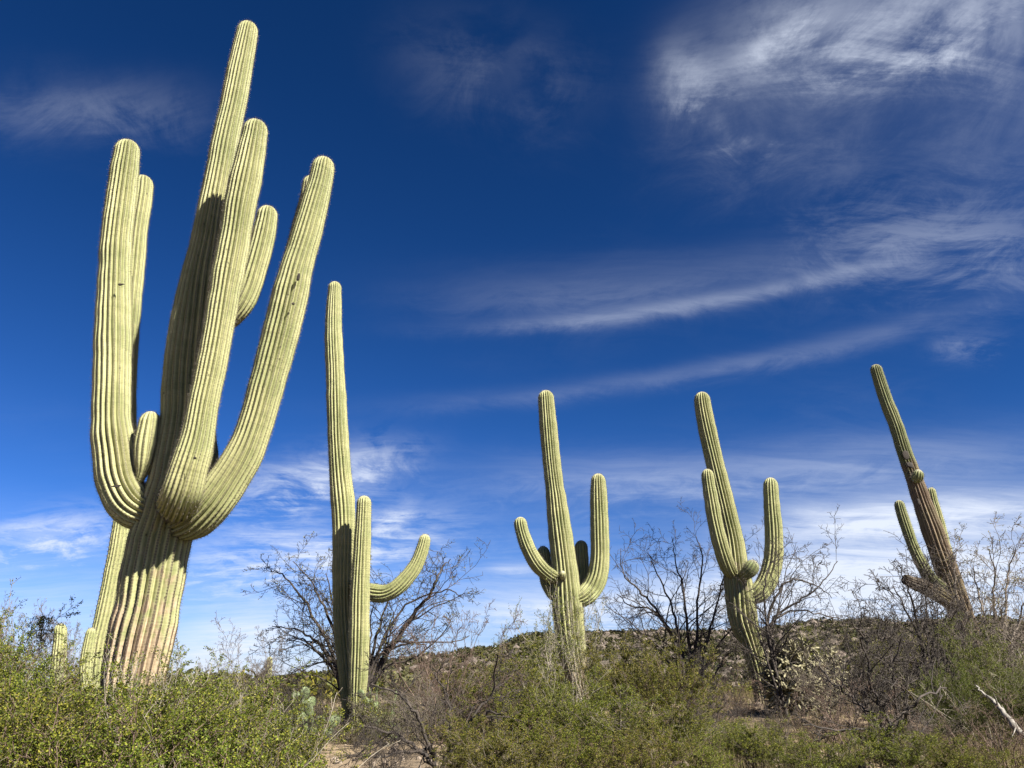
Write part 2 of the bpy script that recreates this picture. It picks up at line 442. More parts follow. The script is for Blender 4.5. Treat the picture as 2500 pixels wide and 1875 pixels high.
class Hill:
    def __init__(s, ridge, r0, r1, r2, seed, rough):
        a = [azel(px, py) for px, py in ridge]
        s.az = np.array([p[0] for p in a]); s.el = np.array([p[1] for p in a])
        s.r0, s.r1, s.r2, s.seed, s.rough = r0, r1, r2, seed, rough
    def top(s, A):
        e = np.interp(A, s.az, s.el)
        return CAM_Z + s.r1 * np.tan(e)
    def z(s, A, Rr):
        base = gz(Rr * np.sin(A), Rr * np.cos(A)) - 1.0
        t = np.clip((Rr - s.r0) / (s.r1 - s.r0), 0, 1)
        up = t ** 1.25 * (1.25 - 0.25 * t)
        t2 = np.clip((Rr - s.r1) / (s.r2 - s.r1), 0, 1)
        sh = np.where(Rr < s.r1, up, 1 - t2 * t2 * (3 - 2 * t2))
        X, Y = Rr * np.sin(A), Rr * np.cos(A)
        k = s.r1 / 330.0
        n = sum(noise2(X / (38 * k) * f, Y / (38 * k) * f, s.seed + i) / f ** 0.9 for i, f in enumerate((1, 2.1, 4.3, 8.7)))
        h = (s.top(A) - base)
        return base + h * sh + n * s.rough * np.clip(sh * 1.6, 0, 1) * np.clip(h / 12.0 / k, 0, 1) * (0.35 + 0.65 * np.clip(1 - np.abs(Rr - s.r1) / (0.25 * s.r1), 0, 1) * 0 + 0.3 * (sh < 0.9))
    def build(s, name, na, nrr, amin, amax, mat):
        A = np.linspace(amin, amax, na); Rr = np.concatenate([np.linspace(s.r0, s.r1, nrr), np.linspace(s.r1, s.r2, nrr // 3)[1:]])
        AA, RR = np.meshgrid(A, Rr)
        Z = s.z(AA, RR)
        V = np.stack([RR * np.sin(AA), RR * np.cos(AA), Z], -1).reshape(-1, 3)
        nx, ny = len(A), len(Rr)
        i = (np.arange(ny - 1)[:, None] * nx + np.arange(nx - 1)[None]).ravel()
        o = link(name, mesh_data(name, V, np.stack([i, i + 1, i + 1 + nx, i + nx], 1), mat=mat))
        return tag(o, kind='structure')

hill = Hill([(300, 1690), (620, 1672), (700, 1655), (800, 1645), (900, 1622), (1000, 1603), (1092, 1594), (1149, 1577), (1200, 1580), (1240, 1566), (1269, 1552),
             (1300, 1546), (1380, 1546), (1443, 1543), (1538, 1540), (1700, 1540), (1861, 1534), (1920, 1523), (2008, 1513), (2060, 1515), (2100, 1508), (2139, 1511),
             (2170, 1520), (2230, 1519), (2400, 1512), (2500, 1520), (3400, 1560)], 70, 330, 520, 5, 2.2)
hill.build('rocky_hill', 420, 130, R(-34), R(62), mh)
mm, tm, bm_, _o = material('far_mountain_slope')
o_ = tm.new('ShaderNodeTexCoord').outputs['Object']
mA = tm.noise(o_, 0.012, 8, 0.65)
tm.l.new(tm.mix(tm.ss(mA, 0.4, 0.62), rgba((0.045, 0.05, 0.05)), rgba((0.15, 0.13, 0.11))), bm_.inputs['Base Color']); bm_.inputs['Roughness'].default_value = 0.95
mount = Hill([(-2200, 1700), (-300, 1690), (100, 1672), (300, 1680), (400, 1668), (470, 1660), (530, 1646), (570, 1650), (610, 1658), (650, 1655), (720, 1668), (900, 1675), (1400, 1690)],
             900, 1600, 2300, 21, 14.0)
mount.build('far_mountain', 300, 70, R(-75), R(8), mm)

# ---------------------------------------------------------------- saguaros
SPINE_RNG = np.random.RandomState(3)
def ribbed_stem(name, ctrl, parent, mat, ribs, depth, step, bark=None, spin=0.0, spine_sp=0.045, spine_n=4, spine_len=0.045,
                seed=1, cap=True, neck=False, lump=0.03, inv=None, sub=8, cut=False, spine_mat=None):
    """ctrl rows: px, py, Y, width in photo pixels -> one fluted stem with rounded tip, and its spines"""
    rows = []
    for (px, py, Y, wd) in ctrl:
        p = at(px, py, Y); rows.append((p.x, p.y, p.z, wd * 0.5 * mpp(px, py, Y)))
    rows = catmull(rows, 14)
    rows, s = resample(rows, step)
    pts, rad = rows[:, :3], rows[:, 3].copy()
    L = s[-1]
    rad /= 1 + depth * 0.36
    rad *= 1 + lump * snoise(s * 2.6, seed) + lump * 0.7 * snoise(s * 7.0, seed + 1)
    tipm = np.zeros(len(s))
    capf = np.ones(len(s))
    if cap:
        Rt = rad[-1] * 1.35
        # finer rings in the cap
        n_c = 14
        keep = s < L - Rt
        s2 = np.concatenate([s[keep], L - Rt * (1 - np.sin(np.linspace(0, 1, n_c) * math.pi / 2))])
        pts = np.stack([np.interp(s2, s, pts[:, k]) for k in range(3)], 1); rad = np.interp(s2, s, rad); s = s2
        q = np.clip((s - (L - Rt)) / Rt, 0, 1)
        capf = np.sqrt(np.clip(1 - q ** 2.2, 0, 1)); capf[-1] = 0.02
        tipm = np.clip((q - 0.45) / 0.55, 0, 1) ** 1.5
    if neck:
        Rn = rad[0] * 1.6
        rad = rad * (0.78 + 0.22 * np.clip(s / Rn, 0, 1) ** 0.6)
    T, N, B = frames(pts)
    n = ribs * sub
    th = np.arange(n) / n * 2 * math.pi
    # fluting: rounded ribs, sharp valleys, ribs drift a little along the stem
    wob = spin + 0.10 * snoise(s * 0.7, seed + 5)[:, None]
    ph = ribs * th[None] * 0.5
    ribn = (np.arange(n) // sub)
    c = np.abs(np.cos(ph))
    crest = np.repeat(c, len(s), 0) if c.shape[0] == 1 else c
    dp = depth * (1 - 0.55 * tipm)[:, None] * (1 + 0.25 * snoise(s * 1.3, seed + 9)[:, None])
    wrink = 0.010 * snoise(s[:, None] * 24 + ribn[None] * 7.3, seed + 3)
    tub = 0.012 * np.cos(s[:, None] / spine_sp * 2 * math.pi) * (crest ** 3)
    r = (rad * capf)[:, None] * (1 + dp * (crest ** 0.85 - 0.62) + wrink + tub)
    sway = 0.16 / ribs * 6.28 * snoise(s[:, None] * 1.9 + ribn[None] * 13.7, seed + 21) * np.sin(ph) ** 2
    thw = th[None] + wob + sway
    V = pts[:, None] + r[..., None] * (np.cos(thw)[..., None] * N[:, None] + np.sin(thw)[..., None] * B[:, None])
    ns = len(s)
    i = (np.arange(ns - 1)[:, None] * n + np.arange(n)[None])
    j = (np.arange(ns - 1)[:, None] * n + (np.arange(n)[None] + 1) % n)
    Q = np.stack([i, j, j + n, i + n], -1).reshape(-1, 4)
    Vf = V.reshape(-1, 3)
    base_c = len(Vf); extra = np.vstack([pts[:1] - T[:1] * rad[0] * 0.1, pts[-1:] + (T[-1:] * 0.004 if not cut else -T[-1:] * rad[-1] * 0.7)])
    Vf = np.vstack([Vf, extra])
    k = np.arange(n)
    tr = np.vstack([np.stack([(k + 1) % n, k, np.full(n, base_c)], 1), np.stack([(ns - 1) * n + k, (ns - 1) * n + (k + 1) % n, np.full(n, base_c + 1)], 1)])
    f = lambda a: np.concatenate([np.repeat(a, n), [a[0], a[-1]]])
    bk = np.zeros(ns) if bark is None else np.interp(s / L, bark[0], bark[1])
    cr = np.concatenate([crest.ravel(), [0, 0]])
    org = parent.location
    Vl = Vf - np.array(org)[None]
    me = mesh_data(name, Vl, Q, tr, mat, True, {'crest': cr, 'along': f(s), 'bark': f(bk), 'tip': f(tipm)})
    o = link(name, me, parent)
    # spines, tufts on every areole of every rib crest
    if spine_n:
        sa = np.arange(0.02, L - 0.005, spine_sp)
        SP = np.stack([np.interp(sa, s, pts[:, q_]) for q_ in range(3)], 1)
        RR = np.interp(sa, s, rad * capf * (1 + dp[:, 0] * 0.38))
        TT, NN, BB = [np.stack([np.interp(sa, s, Z[:, q_]) for q_ in range(3)], 1) for Z in (T, N, B)]
        wb = np.interp(sa, s, wob[:, 0]); tm_ = np.interp(sa, s, tipm)
        cth = np.arange(ribs) * 2 * math.pi / ribs
        ang = cth[None] + wb[:, None]
        nrm = np.cos(ang)[..., None] * NN[:, None] + np.sin(ang)[..., None] * BB[:, None]
        pos = SP[:, None] + RR[:, None, None] * nrm
        nrm = nrm + TT[:, None] * (1.2 * tm_)[:, None, None]
        tan = np.repeat(TT[:, None], ribs, 1)
        pos, nrm, tan = pos.reshape(-1, 3), nrm.reshape(-1, 3), tan.reshape(-1, 3)
        bi = np.cross(tan, nrm)
        pos = np.repeat(pos, spine_n, 0); nrm = np.repeat(nrm, spine_n, 0); tan = np.repeat(tan, spine_n, 0); bi = np.repeat(bi, spine_n, 0)
        m_ = len(pos)
        d = nrm * SPINE_RNG.uniform(0.35, 1.1, (m_, 1)) + tan * SPINE_RNG.uniform(-0.8, 0.8, (m_, 1)) + bi * SPINE_RNG.uniform(-0.8, 0.8, (m_, 1))
        d /= np.linalg.norm(d, axis=1)[:, None]
        side = np.cross(d, SPINE_RNG.normal(size=(m_, 3))); side /= np.linalg.norm(side, axis=1)[:, None] + 1e-9
        ln = spine_len * SPINE_RNG.uniform(0.5, 1.2, (m_, 1))
        wdt = 0.0013 * (spine_sp / 0.04)
        tri = np.stack([pos + side * wdt, pos - side * wdt, pos + d * ln], 1).reshape(-1, 3) - np.array(org)[None]
        so = link('spines', mesh_data('spines', tri, None, np.arange(m_ * 3).reshape(-1, 3), spine_mat or M_SPINE, False), o)
        tag(so, kind='stuff')
    return o

def ico_blob(r, seed, sub=2, amp=0.25, squash=(1, 1, 1)):
    import bmesh
    bm = bmesh.new(); bmesh.ops.create_icosphere(bm, subdivisions=sub, radius=1.0)
    rr = np.random.RandomState(seed); k = rr.normal(size=(6, 3)) * 1.8; p_ = rr.uniform(0, 6, 6)
    V = np.array([v.co[:] for v in bm.verts]); F = np.array([[v.index for v in f.verts] for f in bm.faces]); bm.free()
    n = sum(np.sin(V @ k[i] + p_[i]) for i in range(6)) / 6
    V = V * (1 + amp * n)[:, None] * np.array(squash)[None] * r
    return V, F

def scar(parent, px, py, Y, wpx, hpx, seed):
    p = at(px, py, Y) - Vector(parent.location)
    k = mpp(px, py, Y) * 0.5
    V, F = ico_blob(1.0, seed, 2, 0.9, (wpx * k, 0.008, hpx * k))
    link('scar', mesh_data('scar', V + np.array(p)[None], None, F, M_SCAR), parent)

def saguaro(px, py, Y, label, seed):
    b = at(px, py, Y)
    e = empty('saguaro_cactus', (b.x, b.y, gzf(b.x, b.y)))
    tag(e, label, 'cactus', 'saguaros standing on the desert slope')
    return e

# --- A: the giant at the left
A = saguaro(312, 1790, 7.0, 'largest saguaro at left, thick pale trunk with many long upright arms', 1)
KW = dict(step=0.028, spine_sp=0.026, spine_n=6, spine_len=0.027)
ribbed_stem('trunk', [(300, 1845, 7.0, 150), (318, 1729, 7.0, 146), (328, 1648, 7.0, 148), (343, 1566, 7.0, 154), (360, 1485, 7.0, 152), (374, 1403, 7.0, 152), (390, 1322, 7.0, 146),
    (410, 1250, 7.0, 140), (431, 1180, 7.0, 136), (445, 1100, 7.0, 130), (455, 1030, 7.0, 124), (462, 903, 7.0, 118), (478, 776, 7.0, 108), (492, 675, 7.0, 92), (507, 591, 7.0, 80),
    (521, 506, 7.0, 72), (537, 422, 7.0, 67), (552, 338, 7.0, 63), (570, 253, 7.0, 60), (585.5, 169, 7.0, 58), (603, 84, 7.0, 50), (608, 56, 7.0, 48)],
    A, M_SAG, 22, 0.28, bark=([0, 0.07, 0.11, 0.15, 0.20, 0.25, 0.29, 0.33, 0.40, 1], [1, 0.95, 0.72, 0.52, 0.42, 0.42, 0.50, 0.12, 0, 0]), seed=11, lump=0.018, **KW)
ribbed_stem('arm', [(418, 1212, 6.95, 76), (432, 1228, 6.72, 92), (441, 1212, 6.50, 96), (459, 1150, 6.44, 92), (481, 1072, 6.44, 82), (496, 987, 6.44, 75), (514, 903, 6.44, 75), (530, 819, 6.44, 74),
    (544.5, 734, 6.44, 74), (555, 675, 6.44, 76), (571, 591, 6.44, 75), (585, 506, 6.44, 74), (603, 422, 6.44, 72), (620, 338, 6.44, 60), (627, 295, 6.44, 57)], A, M_SAG, 22, 0.28, seed=23, **KW)
A2 = ribbed_stem('arm', [(395, 1262, 7.0, 80), (350, 1253, 6.93, 92), (315, 1228, 6.9, 98), (291, 1178, 6.9, 97), (281, 1114, 6.9, 95), (272, 1030, 6.9, 90), (274, 903, 6.9, 88), (277, 776, 6.9, 84), (280, 675, 6.9, 76),
    (284, 591, 6.9, 73), (293, 506, 6.9, 69), (303, 422, 6.9, 63), (310, 372, 6.9, 59), (312, 344, 6.9, 56)], A, M_SAG, 21, 0.28, seed=31, neck=True, bark=([0, 0.03, 0.10, 1], [0.5, 0.38, 0.0, 0]), **KW)
ribbed_stem('arm', [(405, 1214, 7.1, 40), (352, 1207, 7.6, 48), (320, 1178, 7.85, 52), (306, 1090, 7.86, 54), (304, 950, 7.72, 54), (308, 850, 7.58, 54), (316, 750, 7.5, 52), (325, 650, 7.5, 52), (334, 560, 7.5, 50), (346, 480, 7.5, 49), (350, 430, 7.5, 46)],
    A, M_SAG, 18, 0.26, seed=37, **KW)
ribbed_stem('arm', [(318, 1190, 6.9, 18), (338, 1172, 6.87, 22), (348, 1150, 6.85, 32), (353, 1126, 6.84, 48), (358, 1090, 6.84, 58), (364, 1048, 6.84, 55), (370, 1005, 6.84, 46)], A, M_SAG, 13, 0.20, seed=41, lump=0.01, **KW)
ribbed_stem('arm', [(420, 1285, 7.0, 84), (470, 1268, 6.86, 98), (513, 1232, 6.8, 102), (555, 1176, 6.8, 97), (597, 1107, 6.8, 90), (626, 1030, 6.8, 84), (650, 945, 6.8, 84), (673, 861, 6.8, 84), (695, 776, 6.8, 84), (715, 692, 6.8, 82),
    (724, 655, 6.8, 78), (748, 575, 6.8, 72), (768, 500, 6.8, 65), (783, 440, 6.8, 58), (793, 385, 6.8, 52)], A, M_SAG, 22, 0.28, seed=43, neck=True, bark=([0, 0.05, 0.12, 1], [0.5, 0.35, 0.0, 0]), **KW)
ribbed_stem('arm', [(560, 1168, 6.95, 40), (610, 1050, 7.15, 60), (648, 920, 7.18, 62), (684, 790, 7.18, 62), (708, 690, 7.16, 60), (730, 600, 7.14, 58), (750, 520, 7.12, 54), (759, 475, 7.1, 48), (763, 430, 7.1, 44)], A, M_SAG, 18, 0.26, seed=47, **KW)
ribbed_stem('arm', [(490, 800, 7.0, 40), (540, 786, 7.0, 54), (580, 752, 6.95, 60), (603, 712, 6.95, 60), (620, 660, 6.95, 60), (633, 615, 6.95, 57), (643, 575, 6.95, 54), (651, 535, 6.95, 50), (655, 504, 6.95, 46)], A, M_SAG, 17, 0.26, seed=53, **KW)
ribbed_stem('arm', [(460, 1200, 7.0, 24), (496, 1190, 7.05, 30), (506, 1168, 7.08, 38), (508, 1130, 7.08, 50), (502, 1085, 7.08, 54), (497, 1020, 7.08, 48)], A, M_SAG, 13, 0.20, seed=59, **KW)
scar(A, 295, 694, 6.70, 13, 7, 1); scar(A, 284, 1187, 6.60, 20, 6, 2); scar(A, 729, 677, 6.61, 8, 18, 3); scar(A, 716, 741, 6.60, 7, 7, 4); scar(A, 476, 1118, 6.22, 9, 6, 6)

# --- B, C, D: behind at the left
KF = dict(step=0.06, spine_sp=0.07, spine_n=3, spine_len=0.05, sub=6)
B_ = saguaro(238, 1690, 13.0, 'slim saguaro half hidden behind the largest saguaro\'s trunk, short arm low on its left', 2)
ribbed_stem('trunk', [(224, 1730, 13, 46), (233, 1648, 13, 46), (242, 1566, 13, 46), (260, 1485, 13, 45), (276, 1403, 13, 43), (291, 1322, 13, 41), (303, 1225, 13, 38)], B_, M_SAG2, 17, 0.17, seed=61, **KF)
ribbed_stem('arm', [(236, 1700, 12.9, 20), (216, 1690, 12.7, 28), (208, 1660, 12.7, 30), (211, 1610, 12.7, 28), (218, 1566, 12.7, 26), (225, 1532, 12.7, 24)], B_, M_SAG2, 14, 0.17, seed=62, **KF)
C_ = saguaro(140, 1700, 12.2, 'short armless saguaro column at far left among bare twigs', 3)
ribbed_stem('trunk', [(138, 1740, 12.2, 36), (140, 1668, 12.2, 36), (143, 1607, 12.2, 34), (147, 1556, 12.2, 31), (147, 1522, 12.2, 27)], C_, M_SAG2, 15, 0.18, seed=63, **KF)
D_ = saguaro(654, 1700, 30.0, 'tiny distant saguaro between the largest saguaro and the tall slim one', 4)
ribbed_stem('trunk', [(652, 1710, 30, 17), (655, 1660, 30, 16), (657, 1627, 30, 15), (659, 1603, 30, 13)], D_, M_SAG2, 13, 0.18, seed=64, step=0.1, spine_sp=0.12, spine_n=0, sub=6)

# --- E: tall slim one with twin stem
KM = dict(step=0.045, spine_sp=0.04, spine_n=4, spine_len=0.036, sub=6)
E = saguaro(862, 1790, 12.0, 'tall slim saguaro with a shorter stem in front and one upcurved right arm', 5)
ribbed_stem('trunk', [(866, 1800, 12.05, 46), (860, 1720, 12.05, 50), (852, 1640, 12.05, 52), (845, 1566, 12.05, 53), (840, 1485, 12.05, 54), (839, 1403, 12.05, 55), (840, 1322, 12.05, 56), (838, 1241, 12.05, 57), (831, 1156, 12.05, 54),
    (824, 1030, 12.05, 48), (818, 903, 12.05, 46), (815, 845, 12.05, 45), (814, 800, 12.05, 40), (815, 760, 12.05, 38), (817, 713, 12.05, 33), (818, 688, 12.05, 31)], E, M_SAG2, 19, 0.27, seed=71, lump=0.03,
    bark=([0, 0.08, 0.2, 1], [0.7, 0.35, 0.0, 0]), **KM)
ribbed_stem('stem', [(874, 1795, 11.6, 38), (875, 1760, 11.66, 39), (873, 1709, 11.65, 42), (875, 1648, 11.63, 46), (877, 1566, 11.6, 50), (878, 1485, 11.6, 50), (881, 1403, 11.6, 45), (885, 1322, 11.6, 42), (888, 1250, 11.6, 37), (889, 1210, 11.6, 35)],
    E, M_SAG2, 17, 0.27, seed=73, bark=([0, 0.06, 0.15, 0.25, 1], [0.8, 0.45, 0.25, 0.0, 0]), **KM)
ribbed_stem('arm', [(850, 1425, 12.05, 34), (880, 1440, 11.95, 40), (909, 1447, 11.9, 43), (938, 1449, 11.88, 42), (966, 1437, 11.85, 40), (993, 1411, 11.85, 38), (1015, 1381, 11.85, 35), (1031, 1342, 11.85, 32), (1040, 1304, 11.85, 28)], E, M_SAG2, 16, 0.27, seed=77, neck=True, **KM)

# --- F: five arms
F = saguaro(1420, 1715, 14.5, 'saguaro right of centre with straight trunk, tall right arm and shorter curved left arm', 6)
ribbed_stem('trunk', [(1428, 1745, 14.5, 38), (1420, 1700, 14.5, 42), (1408, 1650, 14.5, 56), (1399, 1600, 14.5, 66), (1392, 1550, 14.5, 72), (1386, 1485, 14.5, 74), (1380, 1406, 14.5, 66), (1372, 1334, 14.5, 60), (1363, 1262, 14.5, 54), (1357, 1210, 14.5, 49), (1354, 1189, 14.5, 45),
    (1346, 1117, 14.5, 44), (1339, 1045, 14.5, 42), (1334, 985, 14.5, 39), (1332, 953, 14.5, 37)], F, M_SAG2, 20, 0.27, seed=81, lump=0.02, bark=([0, 0.1, 0.16, 0.28, 1], [1.0, 0.92, 0.55, 0.05, 0]), **KM)
ribbed_stem('arm', [(1365, 1412, 14.5, 28), (1340, 1403, 14.25, 34), (1313, 1379, 14.1, 38), (1293, 1346, 14.05, 36), (1280, 1314, 14.05, 34), (1272, 1286, 14.05, 32), (1269, 1262, 14.05, 29)], F, M_SAG2, 15, 0.27, seed=83, neck=True, **KM)
ribbed_stem('arm', [(1375, 1462, 14.6, 30), (1352, 1448, 14.76, 36), (1338, 1420, 14.84, 38), (1331, 1385, 14.84, 35), (1327, 1355, 14.84, 33), (1325, 1333, 14.84, 30)], F, M_SAG2, 15, 0.27, seed=85, **KM)
ribbed_stem('arm', [(1390, 1455, 14.6, 28), (1410, 1440, 14.82, 34), (1420, 1410, 14.92, 36), (1420, 1375, 14.94, 36), (1419, 1345, 14.94, 34), (1419, 1319, 14.94, 30)], F, M_SAG2, 15, 0.27, seed=87, **KM)
ribbed_stem('arm', [(1398, 1470, 14.5, 38), (1425, 1457, 14.52, 46), (1444, 1437, 14.58, 50), (1457, 1411, 14.58, 50), (1463, 1381, 14.58, 48), (1465, 1345, 14.58, 46), (1464, 1298, 14.58, 46), (1462, 1225, 14.58, 43), (1461, 1185, 14.58, 37), (1460, 1156, 14.58, 34)], F, M_SAG2, 17, 0.27, seed=89, neck=True, **KM)
ribbed_stem('bud', [(1374, 1412, 14.35, 10), (1374, 1406, 14.22, 16), (1373, 1394, 14.16, 16)], F, M_SAG2, 10, 0.15, seed=90, step=0.02, spine_sp=0.03, spine_n=5, spine_len=0.05, sub=6)

# --- G
G = saguaro(1861, 1712, 15.0, 'saguaro with mottled lower trunk, left arm hugging it and upright right arm', 7)
ribbed_stem('trunk', [(1866, 1745, 15, 36), (1861, 1700, 15, 38), (1849, 1627, 15, 44), (1832, 1566, 15, 56), (1814, 1510, 15, 68), (1806, 1450, 15, 72), (1797, 1390, 15, 62), (1788, 1316, 15, 54), (1776, 1262, 15, 50), (1759, 1189, 15, 46), (1742, 1117, 15, 44), (1726, 1045, 15, 43), (1716, 990, 15, 39), (1713, 957, 15, 36)],
    G, M_SAG2, 19, 0.27, seed=91, bark=([0, 0.1, 0.3, 0.42, 0.5, 1], [0.75, 0.55, 0.42, 0.52, 0.08, 0]), **KM)
ribbed_stem('arm', [(1795, 1410, 15, 28), (1777, 1384, 14.75, 38), (1760, 1334, 14.62, 38), (1747, 1280, 14.6, 37), (1738, 1228, 14.6, 35), (1730, 1180, 14.6, 31), (1726, 1145, 14.6, 29)], G, M_SAG2, 15, 0.27, seed=93, bark=([0, 0.15, 0.3, 1], [0.5, 0.35, 0, 0]), **KM)
ribbed_stem('arm', [(1820, 1465, 15.0, 36), (1850, 1449, 14.95, 44), (1870, 1424, 14.96, 47), (1883, 1389, 14.96, 46), (1889, 1352, 14.96, 44), (1889, 1298, 14.96, 42), (1885, 1243, 14.96, 40), (1882, 1195, 14.96, 37), (1881, 1166, 14.96, 34)], G, M_SAG2, 16, 0.27, seed=95, neck=True, bark=([0, 0.12, 0.25, 1], [0.4, 0.3, 0, 0]), **KM)
ribbed_stem('bud', [(1806, 1412, 14.9, 22), (1820, 1402, 14.66, 28), (1832, 1390, 14.58, 34), (1843, 1368, 14.55, 32)], G, M_SAG3, 13, 0.2, seed=97, step=0.02, spine_sp=0.03, spine_n=6, spine_len=0.06, sub=6)

# --- H: the leaning one at the right
H = saguaro(2385, 1660, 15.0, 'saguaro leaning steeply left at far right, brown lower trunk with a broken arm stub', 8)
ribbed_stem('trunk', [(2410, 1715, 15, 52), (2385, 1620, 15, 54), (2362, 1545, 15, 55), (2341, 1483, 15, 55), (2321, 1420, 15, 54), (2298, 1356, 15, 52), (2276, 1293, 15, 50), (2253, 1230, 15, 44), (2231, 1166, 15, 37), (2208, 1103, 15, 34), (2188, 1040, 15, 33), (2163, 977, 15, 31), (2143, 915, 15, 28), (2136, 890, 15, 27)],
    H, M_SAG3, 17, 0.27, seed=101, bark=([0, 0.35, 0.55, 0.66, 0.74, 1], [1.0, 0.92, 0.82, 0.68, 0.12, 0]), **KM)
ribbed_stem('arm', [(2310, 1440, 15, 24), (2273, 1414, 14.75, 30), (2250, 1377, 14.7, 29), (2230, 1335, 14.7, 27), (2215, 1293, 14.7, 26), (2201, 1251, 14.7, 25), (2193, 1221, 14.7, 23)], H, M_SAG3, 14, 0.27, seed=103, bark=([0, 0.1, 0.25, 1], [0.6, 0.4, 0, 0]), **KM)
o_ = ribbed_stem('broken_arm', [(2320, 1470, 14.95, 36), (2290, 1450, 14.82, 38), (2258, 1433, 14.75, 36), (2232, 1424, 14.72, 31), (2206, 1413, 14.7, 23)], H, M_SAG4, 14, 0.24, seed=105, cap=False, cut=True, **KM)
o_['label'] = 'dark dried broken arm stub'
ribbed_stem('arm', [(2325, 1400, 15.1, 24), (2312, 1350, 15.35, 26), (2300, 1300, 15.42, 24), (2288, 1255, 15.42, 22), (2278, 1222, 15.42, 21), (2272, 1190, 15.42, 20)], H, M_SAG2, 13, 0.27, seed=107, **KM)
ribbed_stem('bud', [(2233, 1168, 14.9, 18), (2240, 1166, 14.72, 25), (2243, 1146, 14.66, 25)], H, M_SAG3, 12, 0.2, seed=109, step=0.02, spine_sp=0.03, spine_n=5, spine_len=0.05, sub=6)
scar(H, 2212, 1112, 14.84, 18, 22, 7); scar(H, 2221, 1136, 14.82, 15, 18, 8); scar(H, 2243, 1225, 14.8, 6, 14, 9)

# ---------------------------------------------------------------- branching plants
class Wood:
    def __init__(s): s.V = []; s.Q = []; s.n = 0
    def tube(s, pts, rad, sides):
        pts = np.asarray(pts, float); rad = np.asarray(rad, float)
        T, N, B = frames(pts, (0.31, 0.77, 0.11))
        th = np.arange(sides) * 2 * math.pi / sides
        V = pts[:, None] + rad[:, None, None] * (np.cos(th)[None, :, None] * N[:, None] + np.sin(th)[None, :, None] * B[:, None])
        m = len(pts)
        i = (np.arange(m - 1)[:, None] * sides + np.arange(sides)[None]); j = (np.arange(m - 1)[:, None] * sides + (np.arange(sides)[None] + 1) % sides)
        s.V.append(V.reshape(-1, 3)); s.Q.append(np.stack([i, j, j + sides, i + sides], -1).reshape(-1, 4) + s.n); s.n += m * sides
    def mesh(s, name, mat): return mesh_data(name, np.vstack(s.V), np.vstack(s.Q), None, mat, True)

def unit(v): return v / (np.linalg.norm(v) + 1e-9)

class Grow:
    """recursive branching; levels = list of dicts: n children, angle, len ratio, wobble, segs, up"""
    def __init__(s, seed, levels, rmin=0.0025):
        s.r = np.random.RandomState(seed); s.lv = levels; s.rmin = rmin; s.out = []; s.twigs = []
    def path(s, p, d, L, seg, wob, up):
        pts = [np.array(p, float)]; d = unit(np.array(d, float)); st = L / seg
        for i in range(seg):
            d = unit(d + s.r.normal(size=3) * wob + np.array([0, 0, up]))
            pts.append(pts[-1] + d * st * s.r.uniform(0.8, 1.2))
        return np.array(pts)
    def limb(s, pts, r0, r1, k):
        """take a ready path as a branch of level k, then grow its children"""
        pts = np.asarray(pts, float)
        t = np.linspace(0, 1, len(pts)); rad = np.maximum(s.rmin, r0 + (r1 - r0) * t ** 0.8)
        s.out.append((pts, rad, k))
        if k >= len(s.lv): s.twigs.append(pts); return
        lv = s.lv[k]
        seg = np.linalg.norm(np.diff(pts, axis=0), axis=1); cum = np.concatenate([[0], np.cumsum(seg)]); L = cum[-1]
        n = max(1, int(round(lv['n'] * s.r.uniform(0.75, 1.25))))
        for i in range(n):
            f = lv.get('from', 0.2) + (1 - lv.get('from', 0.2)) * (i + s.r.uniform(0.1, 0.9)) / n
            q = np.array([np.interp(f * L, cum, pts[:, c]) for c in range(3)])
            a = min(len(pts) - 2, np.searchsorted(cum, f * L) - 1 if f * L > 0 else 0); a = max(0, a)
            d = unit(pts[a + 1] - pts[a])
            perp = unit(np.cross(d, s.r.normal(size=3)))
            an = R(lv['ang']) * s.r.uniform(0.6, 1.3)
            nd = d * math.cos(an) + perp * math.sin(an)
            ln = max(0.04, L * lv['len'] * s.r.uniform(0.6, 1.25) * (1.15 - 0.6 * f))
            ln = min(ln, lv.get('max', 9))
            pr = np.interp(f, t, rad) * lv.get('rr', 0.6)
            s.limb(s.path(q, nd, ln, lv['seg'], lv['wob'], lv['up']), pr, max(s.rmin, pr * 0.35), k + 1)
    def wood(s):
        w_ = Wood()
        for pts, rad, k in s.out: w_.tube(pts, rad, 6 if rad[0] > 0.02 else (4 if rad[0] > 0.008 else 3))
        return w_

def leaves_on(twigs, per_m, length, width, seed, spread=0.02, f0=0.25, rndm=1.0, fold=True, droop=0.0):
    """leaf faces along the twigs: diamond quads with random lie"""
    r = np.random.RandomState(seed); P = []; D = []
    for t in twigs:
        seg = np.linalg.norm(np.diff(t, axis=0), axis=1); cum = np.concatenate([[0], np.cumsum(seg)]); L = cum[-1]
        n = max(1, int(L * per_m * r.uniform(0.6, 1.4)))
        f = r.uniform(f0, 1.0, n) * L
        P.append(np.stack([np.interp(f, cum, t[:, c]) for c in range(3)], 1)); D.append(np.repeat(unit(t[-1] - t[0])[None], n, 0))
    P = np.vstack(P); D = np.vstack(D); n = len(P)
    P = P + r.normal(size=(n, 3)) * spread
    d = D * 0.6 + r.normal(size=(n, 3)) * rndm; d[:, 2] -= droop; d /= np.linalg.norm(d, axis=1)[:, None]
    sd = np.cross(d, r.normal(size=(n, 3))); sd /= np.linalg.norm(sd, axis=1)[:, None] + 1e-9
    ln = (length * r.uniform(0.6, 1.3, n))[:, None]; wd = (width * r.uniform(0.7, 1.3, n))[:, None]
    V = np.stack([P, P + d * ln * 0.5 + sd * wd * 0.5, P + d * ln, P + d * ln * 0.5 - sd * wd * 0.5], 1).reshape(-1, 3)
    return V, np.arange(n * 4).reshape(-1, 4)

